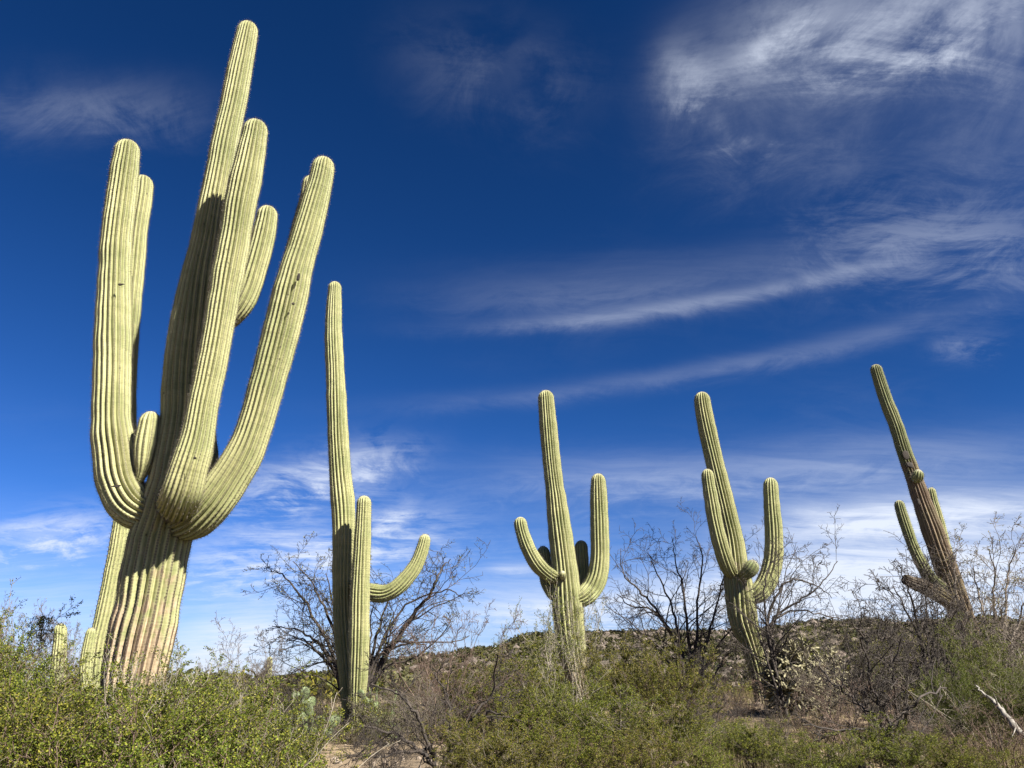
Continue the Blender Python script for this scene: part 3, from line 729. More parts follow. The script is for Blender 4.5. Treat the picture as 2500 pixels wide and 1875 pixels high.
def bush_proto(seed, h, spread, nst, levels, bark, leaf=None, leafkw=None, up=0.03, r0=0.010, tilt=(0.1, 1.0), wob=0.16, rmin=0.0022):
    """meshes of one shrub with its base at the origin: stems and foliage"""
    g = Grow(seed, levels, rmin)
    for i in range(nst):
        a = g.r.uniform(0, 2 * math.pi); tl = g.r.uniform(*tilt)
        d = np.array([math.cos(a) * tl * spread / h, math.sin(a) * tl * spread / h, 1.0])
        b = np.array([math.cos(a), math.sin(a), 0]) * g.r.uniform(0, 0.10) * spread
        L = h * g.r.uniform(0.75, 1.1) * (1 + 0.25 * tl * spread / h)
        g.limb(g.path(b, d, L, 9, wob, up), r0 * g.r.uniform(0.6, 1.2), rmin, 0)
    wm = g.wood().mesh('stems', bark)
    lm = None
    if leaf:
        V, Q = leaves_on(g.twigs, seed=seed + 1, **leafkw); lm = mesh_data('foliage', V, Q, None, leaf, False)
    return wm, lm

CREO_LV = [dict(n=9, ang=38, len=0.36, wob=0.16, seg=5, up=0.05, rr=0.62, **{'from': 0.22}), dict(n=6, ang=42, len=0.50, wob=0.2, seg=3, up=0.05, rr=0.6, **{'from': 0.15})]
CREO = []
for i in range(6):
    CREO.append(bush_proto(200 + i, 1.35, 0.85, 19, CREO_LV, [M_TWIG_G, M_TWIG_R][i % 2], [M_CREO, M_CREO, M_CREO2][i % 3], dict(per_m=215, length=0.021, width=0.0125, spread=0.012), tilt=(0.05, 1.15)))
# more open ones: long wands, leaves at their ends
CREO_OPEN = [bush_proto(220 + i, 1.7, 0.7, 11, [dict(n=8, ang=34, len=0.28, wob=0.16, seg=5, up=0.06, rr=0.6, **{'from': 0.35}), dict(n=4, ang=42, len=0.5, wob=0.2, seg=3, up=0.05, rr=0.6, **{'from': 0.2})], M_TWIG_P, M_CREO,
             dict(per_m=110, length=0.021, width=0.0125, spread=0.014), tilt=(0.05, 0.9)) for i in range(2)]
FINE = [bush_proto(240 + i, 1.5, 0.9, 16, [dict(n=10, ang=40, len=0.36, wob=0.16, seg=5, up=0.03, rr=0.6, **{'from': 0.2}), dict(n=7, ang=45, len=0.5, wob=0.2, seg=3, up=0.0, rr=0.6, **{'from': 0.1})], M_TWIG_G, M_GREEN,
             dict(per_m=230, length=0.030, width=0.007, spread=0.018), tilt=(0.1, 1.2)) for i in range(2)]
PALO = bush_proto(250, 2.2, 1.2, 14, [dict(n=9, ang=35, len=0.4, wob=0.14, seg=5, up=0.08, rr=0.6, **{'from': 0.2}), dict(n=6, ang=38, len=0.5, wob=0.2, seg=3, up=0.06, rr=0.6)], M_PALO, M_PALO,
             dict(per_m=60, length=0.05, width=0.012, spread=0.03), tilt=(0.1, 1.2), r0=0.02)
BARE_LV = [dict(n=8, ang=36, len=0.40, wob=0.15, seg=6, up=0.03, rr=0.62, **{'from': 0.2}), dict(n=6, ang=46, len=0.48, wob=0.2, seg=4, up=0.02, rr=0.6, **{'from': 0.12}), dict(n=4, ang=52, len=0.45, wob=0.24, seg=3, up=0.0, rr=0.65, **{'from': 0.15})]
BARE = [bush_proto(260 + i, 1.5, 0.85, 9, BARE_LV, [M_TWIG, M_TWIG_G, M_TWIG_R, M_TWIG][i], None, None, tilt=(0.1, 1.2), r0=0.014, rmin=0.0024) for i in range(4)]
BARE_LEAFY = [bush_proto(270 + i, 1.5, 0.85, 9, BARE_LV[:2] + [BARE_LV[2]], [M_TWIG_R, M_TWIG_G][i], M_CREO2, dict(per_m=16, length=0.022, width=0.012, spread=0.012), tilt=(0.1, 1.2), r0=0.013) for i in range(2)]
SAGE = [bush_proto(280 + i, 0.55, 0.5, 16, [dict(n=7, ang=40, len=0.4, wob=0.16, seg=4, up=0.05, rr=0.6), dict(n=4, ang=42, len=0.5, wob=0.2, seg=2, up=0.05, rr=0.6)], M_TWIG_G, [M_SAGE, M_CREO2, M_SAGE][i],
             dict(per_m=150, length=0.022, width=0.010, spread=0.012), tilt=(0.1, 1.3), r0=0.006) for i in range(3)]

WAND = [bush_proto(290 + i, 1.5, 1.1, 7, [dict(n=4, ang=32, len=0.34, wob=0.10, seg=5, up=0.0, rr=0.6, **{'from': 0.35}), dict(n=3, ang=38, len=0.4, wob=0.14, seg=3, up=0.0, rr=0.6)], M_TWIG_P, None, None, tilt=(0.5, 1.5), r0=0.0075, wob=0.07, up=-0.02) for i in range(2)]
def plant(name, proto, ph, px, ytop, Y, label, cat, group=None, wide=1.0, zmin=0.35, rz=None, dead=False):
    """put a copy of a shrub so that its top reaches the height it has in the place"""
    top = at(px, ytop, Y); z0 = gzf(top.x, Y) - 0.03
    h = max(zmin, top.z - z0); k = h / ph
    e = empty(name, (top.x, Y, z0), rnd.uniform(0, 6.28) if rz is None else rz)
    kw = wide * (0.35 + 0.65 * k) if k < 1 else wide * k ** 0.6
    e.scale = (kw, kw, k)
    tag(e, label, cat, group)
    link('stems', proto[0], e)
    if proto[1]: link('foliage', proto[1], e)
    return e

CG = 'creosote bushes along the foreground'
for i, (px, yt, Y, wd, pr, lab) in enumerate([
    (10, 1495, 7.6, 1.0, CREO_OPEN[0], 'tall airy creosote bush at the left edge, reaching highest of the foreground bushes'),
    (40, 1560, 7.2, 0.9, CREO[3], 'leafy creosote bush rising at the left edge in front of the thin twiggy shrub'),
    (125, 1590, 6.9, 0.8, CREO_OPEN[1], 'airy creosote sprays just in front of the short saguaro column'),
    (430, 1640, 6.5, 0.75, CREO_OPEN[0], 'airy upright creosote sprays at the right side of the largest saguaro\'s foot'),
    (600, 1665, 7.0, 0.8, CREO_OPEN[1], 'airy creosote sprays left of the tiny distant saguaro'),
    (70, 1620, 6.6, 0.9, CREO[0], 'creosote bush at the left edge below the short saguaro column'),
    (205, 1665, 6.3, 1.05, CREO[1], 'green creosote bush left of the largest saguaro\'s trunk'),
    (345, 1590, 6.2, 0.85, CREO_OPEN[1], 'thin creosote sprigs rising in front of the largest saguaro\'s trunk'),
    (320, 1735, 5.4, 1.0, CREO[2], 'dense creosote bush covering the foot of the largest saguaro'),
    (505, 1650, 6.6, 1.0, CREO[0], 'rounded creosote bush just right of the largest saguaro\'s trunk'),
    (570, 1715, 5.6, 1.0, CREO[3], 'creosote bush in front of the rounded bush right of the largest saguaro'),
    (660, 1722, 7.4, 0.95, CREO[4], 'creosote bush below the tiny distant saguaro'),
    (60, 1720, 4.9, 1.0, CREO[5], 'creosote bush in the bottom left corner'),
    (220, 1770, 4.6, 1.0, CREO[3], 'low creosote bush at the bottom edge left of the largest saguaro'),
    (420, 1770, 4.7, 1.0, CREO[1], 'low creosote bush at the bottom edge below the largest saguaro'),
    (660, 1775, 5.3, 1.0, CREO[2], 'low creosote bush at the bottom edge left of the twin-stemmed saguaro'),
    (1165, 1625, 10.8, 0.9, CREO[1], 'creosote bush at the left end of the clump around the central saguaro'),
    (1275, 1590, 11.2, 0.95, CREO[4], 'creosote bush left of the central saguaro\'s trunk, against the hill'),
    (1345, 1455, 12.2, 0.75, CREO_OPEN[0], 'tall airy pale-stemmed bush climbing over the central saguaro\'s trunk'),
    (1400, 1440, 12.9, 0.6, CREO_OPEN[1], 'thin leafy sprigs climbing the right side of the central saguaro\'s trunk'),
    (1420, 1660, 10.2, 0.9, CREO[0], 'creosote bush directly in front of the central saguaro\'s trunk'),
    (1500, 1580, 11.8, 0.95, CREO[2], 'creosote bush right of the central saguaro under the bare mesquite'),
    (1610, 1610, 10.8, 0.95, CREO[5], 'creosote bush at the right end of the central clump, by the bare mesquite'),
    (1280, 1705, 8.2, 1.05, CREO[3], 'creosote bush at lower left of the central clump'),
    (1480, 1690, 8.0, 1.05, CREO[4], 'creosote bush at lower right of the central clump'),
    (1625, 1720, 7.6, 1.0, CREO[0], 'creosote bush near the bottom edge below the mottled saguaro'),
    (1390, 1770, 6.6, 1.0, CREO[1], 'low creosote bush at the bottom edge below the central saguaro'),
    (1140, 1770, 7.0, 0.8, CREO[5], 'small creosote bush at the bottom edge left of the central clump'),
    (1770, 1770, 8.0, 0.8, CREO[1], 'small creosote bush on the bare ground left below the mottled saguaro'),
    (1850, 1775, 7.2, 0.85, CREO[2], 'small creosote bush at the bottom edge below the mottled saguaro\'s foot'),
    (2000, 1800, 6.6, 0.8, CREO[4], 'small glossy creosote bush at the bottom edge right of centre'),
    (2190, 1775, 6.8, 0.95, CREO[0], 'creosote bush at the bottom edge left of the pale fallen branch'),
    (1265, 1800, 6.0, 0.9, CREO[2], 'low creosote bush at the bottom edge left below the central saguaro'),
    (1545, 1800, 6.2, 0.9, CREO[5], 'low creosote bush at the bottom edge between the central and mottled saguaros'),
    (1735, 1815, 6.4, 0.85, CREO[3], 'low creosote bush at the bottom edge left below the mottled saguaro'),
    (2330, 1815, 6.4, 0.85, CREO[3], 'low creosote bush at the bottom edge under the pale fallen branch'),
]):
    plant('creosote_bush', pr, 1.75 if pr in CREO_OPEN else 1.4, px, yt, Y, lab, 'bush', CG, wd)

plant('feathery_bush', FINE[0], 1.55, 2385, 1555, 9.5, 'bright green feathery bush at right edge below the leaning saguaro', 'bush', wide=0.8)
plant('feathery_bush', FINE[1], 1.55, 2490, 1640, 8.5, 'green feathery bush cut by the right edge above the pale fallen branch', 'bush', wide=0.75)
plant('feathery_bush', FINE[0], 1.55, 2310, 1640, 9.0, 'small green feathery bush left of the large one at right', 'bush', wide=0.6)
plant('palo_verde', PALO, 2.3, 2140, 1560, 27, 'yellow-green palo verde before the hill, left of the leaning saguaro', 'tree', wide=0.9)
plant('palo_verde', PALO, 2.3, 2215, 1545, 30, 'yellow-green palo verde partly behind bare twigs near the leaning saguaro', 'tree', wide=0.9)
plant('palo_verde', PALO, 2.3, 1985, 1560, 34, 'small yellowish palo verde before the hill between the two right saguaros', 'tree', wide=0.6)

BG = 'bare shrubs on the slope'
for (px, yt, Y, wd, pr, lab) in [
    (185, 1495, 15.6, 0.7, BARE_LEAFY[0], 'reddish nearly bare shrub behind the short saguaro column'),
    (60, 1470, 13.5, 0.7, BARE_LEAFY[0], 'thin reddish twiggy shrub rising at the left edge'),
    (480, 1600, 9.0, 0.5, BARE_LEAFY[1], 'few thin bare twigs standing right of the largest saguaro'),
    (640, 1560, 11.0, 0.8, BARE[1], 'bare grey shrub around the tiny distant saguaro'),
    (730, 1650, 10.6, 1.0, BARE[0], 'dark bare thicket left of the twin-stemmed saguaro\'s foot'),
    (690, 1655, 13.4, 1.1, BARE[0], 'dark tangled thicket behind the prickly pears left of the twin-stemmed saguaro'),
    (770, 1650, 14.4, 1.0, BARE[3], 'dark bare thicket behind the twin-stemmed saguaro\'s foot, left side'),
    (620, 1670, 14.0, 1.0, BARE[3], 'low dark bare thicket just left of the tiny distant saguaro\'s foot'),
    (1785, 1650, 12.4, 0.9, BARE[2], 'brown bare shrub on the bare ground left of the mottled saguaro\'s foot'),
    (1690, 1670, 11.6, 0.9, BARE[1], 'grey bare shrub under the bare mesquite left of the mottled saguaro'),
    (1900, 1700, 10.2, 0.8, BARE[3], 'dark low bare shrub in front of the dense cholla'),
    (1800, 1745, 8.4, 0.8, BARE_LEAFY[1], 'sparse leafy twigs at lower right below the mottled saguaro'),
    (1960, 1730, 8.8, 0.8, BARE_LEAFY[0], 'sparse reddish twigs below the cholla'),
    (2140, 1640, 9.6, 0.9, BARE[3], 'dark bare shrub below the palo verdes at right'),
    (2340, 1590, 11.4, 0.9, BARE[0], 'dark bare shrub right of the leaning saguaro\'s foot'),
    (880, 1750, 9.2, 0.6, BARE_LEAFY[1], 'sparse leafy twigs in front of the twin-stemmed saguaro\'s foot'),
    (765, 1710, 9.6, 0.8, BARE[3], 'low dark bare shrub just left of the twin-stemmed saguaro\'s foot'),
    (1080, 1500, 10.0, 0.85, BARE[2], 'tall thin brown bare shrub between the twin-stemmed and central saguaros'),
    (1050, 1650, 9.0, 0.9, BARE[1], 'grey bare shrub right of the twin-stemmed saguaro\'s foot'),
    (960, 1770, 6.8, 0.9, BARE[0], 'dark bare shrub at the bottom edge below the twin-stemmed saguaro'),
    (1190, 1640, 8.6, 0.9, BARE[3], 'dark bare shrub left of the central creosote clump'),
    (1100, 1600, 12.5, 0.9, BARE[2], 'brown bare shrub before the hill left of the central saguaro'),
    (1720, 1600, 11.5, 0.9, BARE[0], 'dark bare shrub left of the mottled saguaro\'s foot'),
    (1735, 1690, 8.8, 0.8, BARE[3], 'dark bare shrub in front of the mottled saguaro\'s foot'),
    (2010, 1590, 11.0, 0.9, BARE[1], 'grey bare shrub behind the cholla, before the hill'),
    (2085, 1500, 8.8, 0.75, BARE[0], 'tall dark bare shrub with long upright stems between the right saguaros'),
    (2040, 1660, 7.6, 0.8, BARE[2], 'brown bare shrub at lower right before the cholla'),
    (2215, 1370, 11.2, 0.8, BARE[3], 'bare shrub with long upright twigs left of the leaning saguaro'),
    (2180, 1560, 10.2, 1.0, BARE[0], 'dark bare thicket left below the leaning saguaro'),
    (2280, 1520, 11.6, 1.0, BARE[3], 'dark bare thicket at the leaning saguaro\'s foot'),
    (2480, 1440, 11.0, 0.9, BARE[1], 'grey bare shrub at the right edge behind the feathery bushes'),
    (2440, 1720, 7.4, 0.9, BARE[2], 'brown bare shrub below the pale fallen branch at right'),
    (2250, 1720, 8.0, 0.9, BARE[1], 'grey bare shrub left of the feathery bushes'),
]:
    plant('bare_shrub', pr, 1.6, px, yt, Y, lab, 'shrub', BG, wd)
for (px, yt, Y, wd, i, lab) in [
    (250, 1680, 4.9, 0.9, 0, 'pale bare wands poking through the creosote below the largest saguaro'),
    (560, 1720, 5.0, 0.9, 1, 'pale bare wands arching over the creosote right of the largest saguaro'),
    (1350, 1620, 9.2, 0.8, 1, 'pale bare wands in the creosote left of the central saguaro\'s foot'),
    (1600, 1730, 7.2, 0.8, 0, 'pale bare wands in the creosote below the bare mesquite'),
    (2380, 1600, 8.8, 0.8, 1, 'pale bare wands in the feathery bushes at right')]:
    plant('bare_wands', WAND[i], 1.5, px, yt, Y, lab, 'shrub', 'pale bare wands among the bushes', wd)

# mesquites with their big limbs laid out one by one, and grown twigs
MES_LV = [dict(n=9, ang=42, len=0.42, wob=0.17, seg=7, up=0.02, rr=0.55, **{'from': 0.18}), dict(n=7, ang=48, len=0.42, wob=0.22, seg=5, up=0.01, rr=0.58, **{'from': 0.1}), dict(n=5, ang=52, len=0.42, wob=0.26, seg=3, up=0.0, rr=0.62, **{'from': 0.1})]
def mesquite(label, seed, base, Y, limbs, r0=0.06, bark=M_TWIG, leaf=None, leafn=5, levels=MES_LV):
    b = at(base[0], base[1], Y); z0 = gzf(b.x, Y) - 0.05
    e = empty('mesquite_tree', (b.x, Y, z0)); tag(e, label, 'tree', 'bare mesquites among the saguaros')
    org = np.array([b.x, Y, z0])
    tw = Wood(); g = Grow(seed, levels, 0.003)
    for k, (pts, rs) in enumerate(limbs):
        c = []
        for q, p in enumerate(pts):
            f = q / (len(pts) - 1)
            dY = (p[2] if len(p) > 2 else g.r.uniform(-0.5, 0.5) * f)
            v = at(p[0], p[1], Y + dY); c.append((v.x, v.y, v.z, 0))
        c[0] = (b.x + g.r.uniform(-0.08, 0.08), Y + g.r.uniform(-0.08, 0.08), z0, 0) if rs > 0.5 else c[0]
        rows = catmull(c, 5)[:, :3] - org
        rows[1:-1] += g.r.normal(size=(len(rows) - 2, 3)) * 0.011
        g.limb(rows, r0 * rs, 0.006, 0)
    w1 = Wood(); w2 = Wood()
    for pts, rad, k in g.out: (w1 if k == 0 else w2).tube(pts, rad, 7 if k == 0 else (4 if rad[0] > 0.008 else 3))
    link('trunk', w1.mesh('trunk', bark), e); link('crown', w2.mesh('crown', bark), e)
    if leaf:
        V, Q = leaves_on(g.twigs, leafn, 0.03, 0.014, seed + 2, 0.015); link('foliage', mesh_data('foliage', V, Q, None, leaf, False), e)
    return e

mesquite('bare dark mesquite spreading behind the tall twin-stemmed saguaro', 301, (862, 1735), 13.2, [
    ([(862, 1735), (835, 1650), (800, 1600), (765, 1560), (720, 1535), (665, 1530)], 1.0),
    ([(862, 1735), (815, 1640), (770, 1590), (735, 1560), (700, 1563)], 0.8),
    ([(862, 1735), (812, 1600), (770, 1520), (730, 1450), (690, 1405), (660, 1390)], 0.85),
    ([(862, 1735), (820, 1560), (790, 1480), (760, 1420), (715, 1370)], 0.8),
    ([(862, 1735), (830, 1560), (806, 1450), (795, 1400)], 0.6),
    ([(862, 1735), (930, 1620), (975, 1550), (1010, 1500), (1050, 1450), (1068, 1410), (1082, 1380), (1100, 1366)], 1.2),
    ([(862, 1735), (920, 1620), (960, 1570), (1020, 1570), (1050, 1585)], 0.7),
    ([(862, 1735), (910, 1600), (930, 1520), (950, 1460), (965, 1410)], 0.75),
    ([(862, 1735), (915, 1610), (960, 1520), (1000, 1470), (1090, 1440), (1130, 1460)], 0.7),
    ([(862, 1735), (900, 1630), (905, 1530), (915, 1440)], 0.6),
    ([(862, 1735), (930, 1640), (1000, 1610), (1070, 1560), (1110, 1500)], 0.6)], 0.046, leaf=M_CREO2, leafn=3)
mesquite('bare dark mesquite spreading left of the mottled saguaro', 303, (1690, 1700), 15.6, [
    ([(1690, 1700), (1660, 1600), (1630, 1530), (1590, 1490), (1540, 1480), (1505, 1450)], 1.0),
    ([(1690, 1700), (1650, 1580), (1610, 1500), (1560, 1440), (1520, 1400), (1515, 1340)], 0.95),
    ([(1690, 1700), (1660, 1560), (1640, 1480), (1605, 1400), (1580, 1350)], 0.9),
    ([(1690, 1700), (1680, 1560), (1670, 1450), (1650, 1370), (1640, 1310)], 0.85),
    ([(1690, 1700), (1700, 1560), (1705, 1450), (1715, 1360), (1700, 1310)], 0.85),
    ([(1690, 1700), (1725, 1570), (1750, 1480), (1770, 1400), (1790, 1350)], 0.8),
    ([(1690, 1700), (1735, 1600), (1790, 1530), (1830, 1470)], 0.7),
    ([(1690, 1700), (1620, 1600), (1560, 1560), (1500, 1540), (1460, 1545)], 0.75),
    ([(1690, 1700), (1610, 1640), (1580, 1600), (1575, 1570)], 0.6),
    ([(1690, 1700), (1760, 1620), (1800, 1580), (1850, 1560)], 0.6)], 0.044)
mesquite('bare mesquite with arching limbs right of the mottled saguaro', 305, (1905, 1715), 13.2, [
    ([(1905, 1715), (1885, 1610), (1872, 1530), (1900, 1445), (1935, 1415), (1985, 1425), (2030, 1460)], 1.0),
    ([(1905, 1715), (1888, 1600), (1880, 1525), (1915, 1490), (1970, 1455), (2010, 1420), (2045, 1370)], 0.95),
    ([(1905, 1715), (1893, 1600), (1880, 1530), (1930, 1490), (1985, 1495), (2060, 1515)], 0.8),
    ([(1905, 1715), (1880, 1580), (1868, 1480), (1870, 1400), (1905, 1350)], 0.8),
    ([(1905, 1715), (1890, 1620), (1905, 1580), (1950, 1575)], 0.6),
    ([(1905, 1715), (1875, 1620), (1850, 1540), (1830, 1460)], 0.7)], 0.036)
mesquite('bare grey mesquite at the right edge behind the feathery bushes', 307, (2440, 1690), 12.4, [
    ([(2440, 1690), (2420, 1600), (2400, 1500), (2385, 1440), (2375, 1380)], 0.9),
    ([(2440, 1690), (2430, 1580), (2425, 1480), (2430, 1400), (2415, 1340)], 0.9),
    ([(2440, 1690), (2450, 1580), (2455, 1480), (2465, 1390), (2480, 1340)], 0.9),
    ([(2440, 1690), (2470, 1590), (2490, 1500), (2520, 1420)], 0.9),
    ([(2440, 1690), (2400, 1590), (2360, 1500), (2330, 1430), (2335, 1350)], 0.8),
    ([(2440, 1690), (2480, 1620), (2540, 1540), (2570, 1440)], 0.8),
    ([(2440, 1690), (2380, 1610), (2330, 1560), (2290, 1540)], 0.6)], 0.034, bark=M_TWIG_G, leaf=M_PALO, leafn=3)
mesquite('thin bare mesquite in the dark brush left of the leaning saguaro', 309, (2260, 1700), 11.4, [
    ([(2260, 1700), (2255, 1600), (2235, 1500), (2215, 1430), (2195, 1380)], 0.8),
    ([(2260, 1700), (2250, 1580), (2200, 1470), (2180, 1430)], 0.7),
    ([(2260, 1700), (2275, 1590), (2300, 1530), (2330, 1490)], 0.7),
    ([(2260, 1700), (2230, 1600), (2180, 1560), (2120, 1540)], 0.7),
    ([(2260, 1700), (2265, 1560), (2262, 1480), (2250, 1420)], 0.6)], 0.035)
# low sprawling branches in the foreground, right of the twin saguaro
LOW_LV = [dict(n=7, ang=45, len=0.35, wob=0.18, seg=6, up=0.02, rr=0.55, **{'from': 0.12}), dict(n=5, ang=48, len=0.45, wob=0.22, seg=4, up=0.01, rr=0.6, **{'from': 0.1}), dict(n=3, ang=50, len=0.4, wob=0.24, seg=3, up=0, rr=0.6)]
mesquite('low sprawling bare mesquite across the foreground below the twin-stemmed saguaro', 311, (1090, 1880), 7.4, [
    ([(1090, 1880), (1040, 1845), (980, 1800), (900, 1775), (830, 1765)], 0.9),
    ([(1090, 1880), (1030, 1770), (1000, 1720), (960, 1690), (905, 1670)], 0.8),
    ([(1090, 1880), (1100, 1780), (1090, 1700), (1060, 1640)], 0.7),
    ([(1090, 1880), (1130, 1780), (1190, 1740), (1230, 1745)], 0.8),
    ([(1090, 1880), (1060, 1830), (960, 1840), (860, 1855)], 0.7),
    ([(1090, 1880), (1150, 1760), (1200, 1680), (1215, 1600)], 0.6)], 0.024, levels=LOW_LV)
mesquite('low sprawling bare mesquite across the foreground at lower right', 313, (2180, 1885), 7.2, [
    ([(2180, 1885), (2150, 1780), (2090, 1710), (2040, 1670), (1985, 1600)], 0.9),
    ([(2180, 1885), (2170, 1760), (2130, 1680), (2110, 1580), (2080, 1520)], 0.9),
    ([(2180, 1885), (2200, 1780), (2240, 1710), (2310, 1680)], 1.0),
    ([(2180, 1885), (2140, 1800), (2060, 1780), (1960, 1770)], 0.7),
    ([(2180, 1885), (2190, 1760), (2180, 1640), (2200, 1560)], 0.7)], 0.02, levels=LOW_LV)

# pale fallen branch at the right
b0 = at(2440, 1760, 7.6)
fb = empty('fallen_branch', (b0.x, b0.y, gzf(b0.x, b0.y))); tag(fb, 'bleached pale dead branch slanting down at the right edge', 'branch')
wd_ = Wood()
pp = [at(px, py, Y) - fb.location for px, py, Y in [(2382, 1674, 7.75), (2412, 1702, 7.7), (2436, 1722, 7.65), (2462, 1755, 7.58), (2500, 1796, 7.5), (2560, 1870, 7.3)]]
rows = catmull([tuple(p) for p in pp], 6); rows[1:-1] += nr.normal(size=(len(rows) - 2, 3)) * 0.006
wd_.tube(rows, np.linspace(0.008, 0.034, len(rows)) * (1 + 0.12 * nr.normal(size=len(rows))), 9)
link('limb', wd_.mesh('limb', M_DEADWOOD), fb)
for a_, b2, r_ in [((2436, 1722, 7.65), (2424, 1690, 7.5), 0.008), ((2462, 1755, 7.58), (2446, 1722, 7.72), 0.007), ((2480, 1774, 7.54), (2470, 1800, 7.4), 0.008)]:
    w2 = Wood(); p, q = at(*a_) - fb.location, at(*b2) - fb.location
    w2.tube([tuple(p), tuple((p + q) / 2 + Vector((0.01, 0.01, 0.0))), tuple(q)], [r_, r_ * 0.7, r_ * 0.3], 5); link('twig', w2.mesh('twig', M_DEADWOOD), fb)

# ---------------------------------------------------------------- prickly pears and cholla
padV, padF = ico_blob(1.0, 5, 2, 0.05, (0.5, 0.11, 0.62)); padV[:, 2] += 0.55; padV[:, 0] *= 1 - 0.28 * np.clip(0.5 - padV[:, 2], 0, 1)
PAD = mesh_data('pad', padV, None, padF, M_PEAR)
def pear(px, py, Y, label, seed, n=14, size=0.17):
    r_ = random.Random(seed); b = at(px, py, Y); z0 = gzf(b.x, Y)
    e = empty('prickly_pear', (b.x, Y, z0)); tag(e, label, 'cactus', 'prickly pears at the saguaro feet')
    pads = [(Vector((r_.uniform(-.3, .3), r_.uniform(-.2, .2), -0.02)), Quaternion((0, 0, 1), r_.uniform(0, 6)), 1.0) for _ in range(4)]
    i = 0
    while len(pads) < n:
        p, q, k = pads[i % len(pads)]; i += 1
        up = q @ Vector((r_.uniform(-.3, .3), 0, 1.08)) * size * k
        q2 = q @ Quaternion((0, 1, 0), r_.uniform(-.7, .7)) @ Quaternion((0, 0, 1), r_.uniform(-.9, .9))
        pads.append((p + up, q2, k * r_.uniform(0.8, 1.0)))
    for p, q, k in pads:
        o = link('pad', PAD, e); o.location = p; o.rotation_mode = 'QUATERNION'; o.rotation_quaternion = q; o.scale = (size * k,) * 3
pear(945, 1765, 11.3, 'prickly pear clump just right of the twin-stemmed saguaro\'s foot', 1, 18, 0.19)
pear(700, 1740, 11.6, 'prickly pear clump in the dark thicket left of the twin-stemmed saguaro', 2, 16, 0.17)
pear(790, 1765, 10.9, 'small prickly pear clump just left of the twin-stemmed saguaro\'s foot', 3, 9, 0.16)

def cholla(px, py, Y, label, seed, h):
    b = at(px, py, Y); z0 = gzf(b.x, Y)
    e = empty('cholla_cactus', (b.x, Y, z0)); tag(e, label, 'cactus')
    r_ = np.random.RandomState(seed); tr = Wood(); jt = Wood()
    tr.tube([(0, 0, -0.05), (0.02, 0, h * 0.25), (-0.01, 0.02, h * 0.45)], [0.06, 0.05, 0.045], 8)
    link('trunk', tr.mesh('trunk', M_TWIG_G), e)
    st = [(np.array([0, 0, h * f]), unit(np.array([r_.normal(), r_.normal(), 0.6])), 0) for f in np.linspace(0.12, 0.45, 16)]
    while st:
        p, d, k = st.pop()
        L = r_.uniform(0.10, 0.17) * (h / 1.4); q = p + d * L
        jt.tube([p, p + d * L * 0.15, p + d * L * 0.5, p + d * L * 0.88, q], np.array([0.008, 0.016, 0.019, 0.016, 0.004]), 6)
        if k < 6:
            for _ in range(r_.choice([1, 2, 2, 3])):
                st.append((p + d * L * r_.uniform(0.6, 0.98), unit(d + r_.normal(size=3) * 0.75 + np.array([0, 0, 0.12])), k + 1))
    link('joints', jt.mesh('joints', M_CHOLLA), e)
cholla(1945, 1725, 13.5, 'dense pale-jointed cholla right of the mottled saguaro\'s foot', 5, 1.25)
cholla(2010, 1700, 15.0, 'smaller cholla behind the dense pale-jointed one', 8, 1.1)

# ---------------------------------------------------------------- stuff: low sub-shrubs, grass, stones, far scrub
SG = 'small grey-green subshrubs on the sandy ground'
r2 = random.Random(99)
n_s = 0
for _ in range(400):
    Y = r2.uniform(7.6, 19); x = r2.uniform(-0.66, 0.66) * Y
    if n_s >= 36: break
    ppx = 1250 + FPX * x / (Y * 1.08)
    if 800 < ppx < 930 or 1800 < ppx < 1900: continue
    z0 = gzf(x, Y); k = r2.uniform(0.5, 1.05)
    e = empty('subshrub', (x, Y, z0 - 0.02), r2.uniform(0, 6.28)); e.scale = (k * 1.1, k * 1.1, k * r2.uniform(0.75, 1.1))
    tag(e, 'small low leafy subshrub on the sandy ground between the bushes', 'shrub', SG)
    pr = SAGE[n_s % 3]; link('stems', pr[0], e); link('foliage', pr[1], e); n_s += 1

def grass_field():
    r_ = np.random.RandomState(55); V = []
    nt = 9500
    Y = 6.2 + (r_.uniform(0, 1, nt) ** 1.5) * 34; X = r_.uniform(-0.72, 0.72, nt) * Y
    cl = noise2(X / 1.4 + 30, Y / 1.4 + 30, 77); keep = cl > -0.45
    X, Y = X[keep], Y[keep]; nt = len(X); Z = gz(X, Y)
    nb = 22
    P = np.repeat(np.stack([X, Y, Z], 1), nb, 0) + np.concatenate([r_.normal(size=(nt * nb, 2)) * 0.07, np.full((nt * nb, 1), -0.01)], 1)
    h = np.repeat(r_.uniform(0.06, 0.24, nt), nb) * r_.uniform(0.5, 1.1, nt * nb)
    a = r_.uniform(0, 6.28, nt * nb); ln = r_.uniform(0.05, 0.6, nt * nb)
    d = np.stack([np.cos(a) * ln, np.sin(a) * ln, np.ones_like(a)], 1) * h[:, None]
    s = np.stack([-np.sin(a), np.cos(a), 0 * a], 1) * (0.0026 + 0.00012 * P[:, 1])[:, None]
    V = np.stack([P - s, P + s, P + d], 1).reshape(-1, 3)
    o = link('dry_grass', mesh_data('dry_grass', V, None, np.arange(len(V)).reshape(-1, 3), M_GRASS, False))
    tag(o, 'dry tan grass scattered over the sandy ground between bushes', 'grass', kind='stuff')
grass_field()

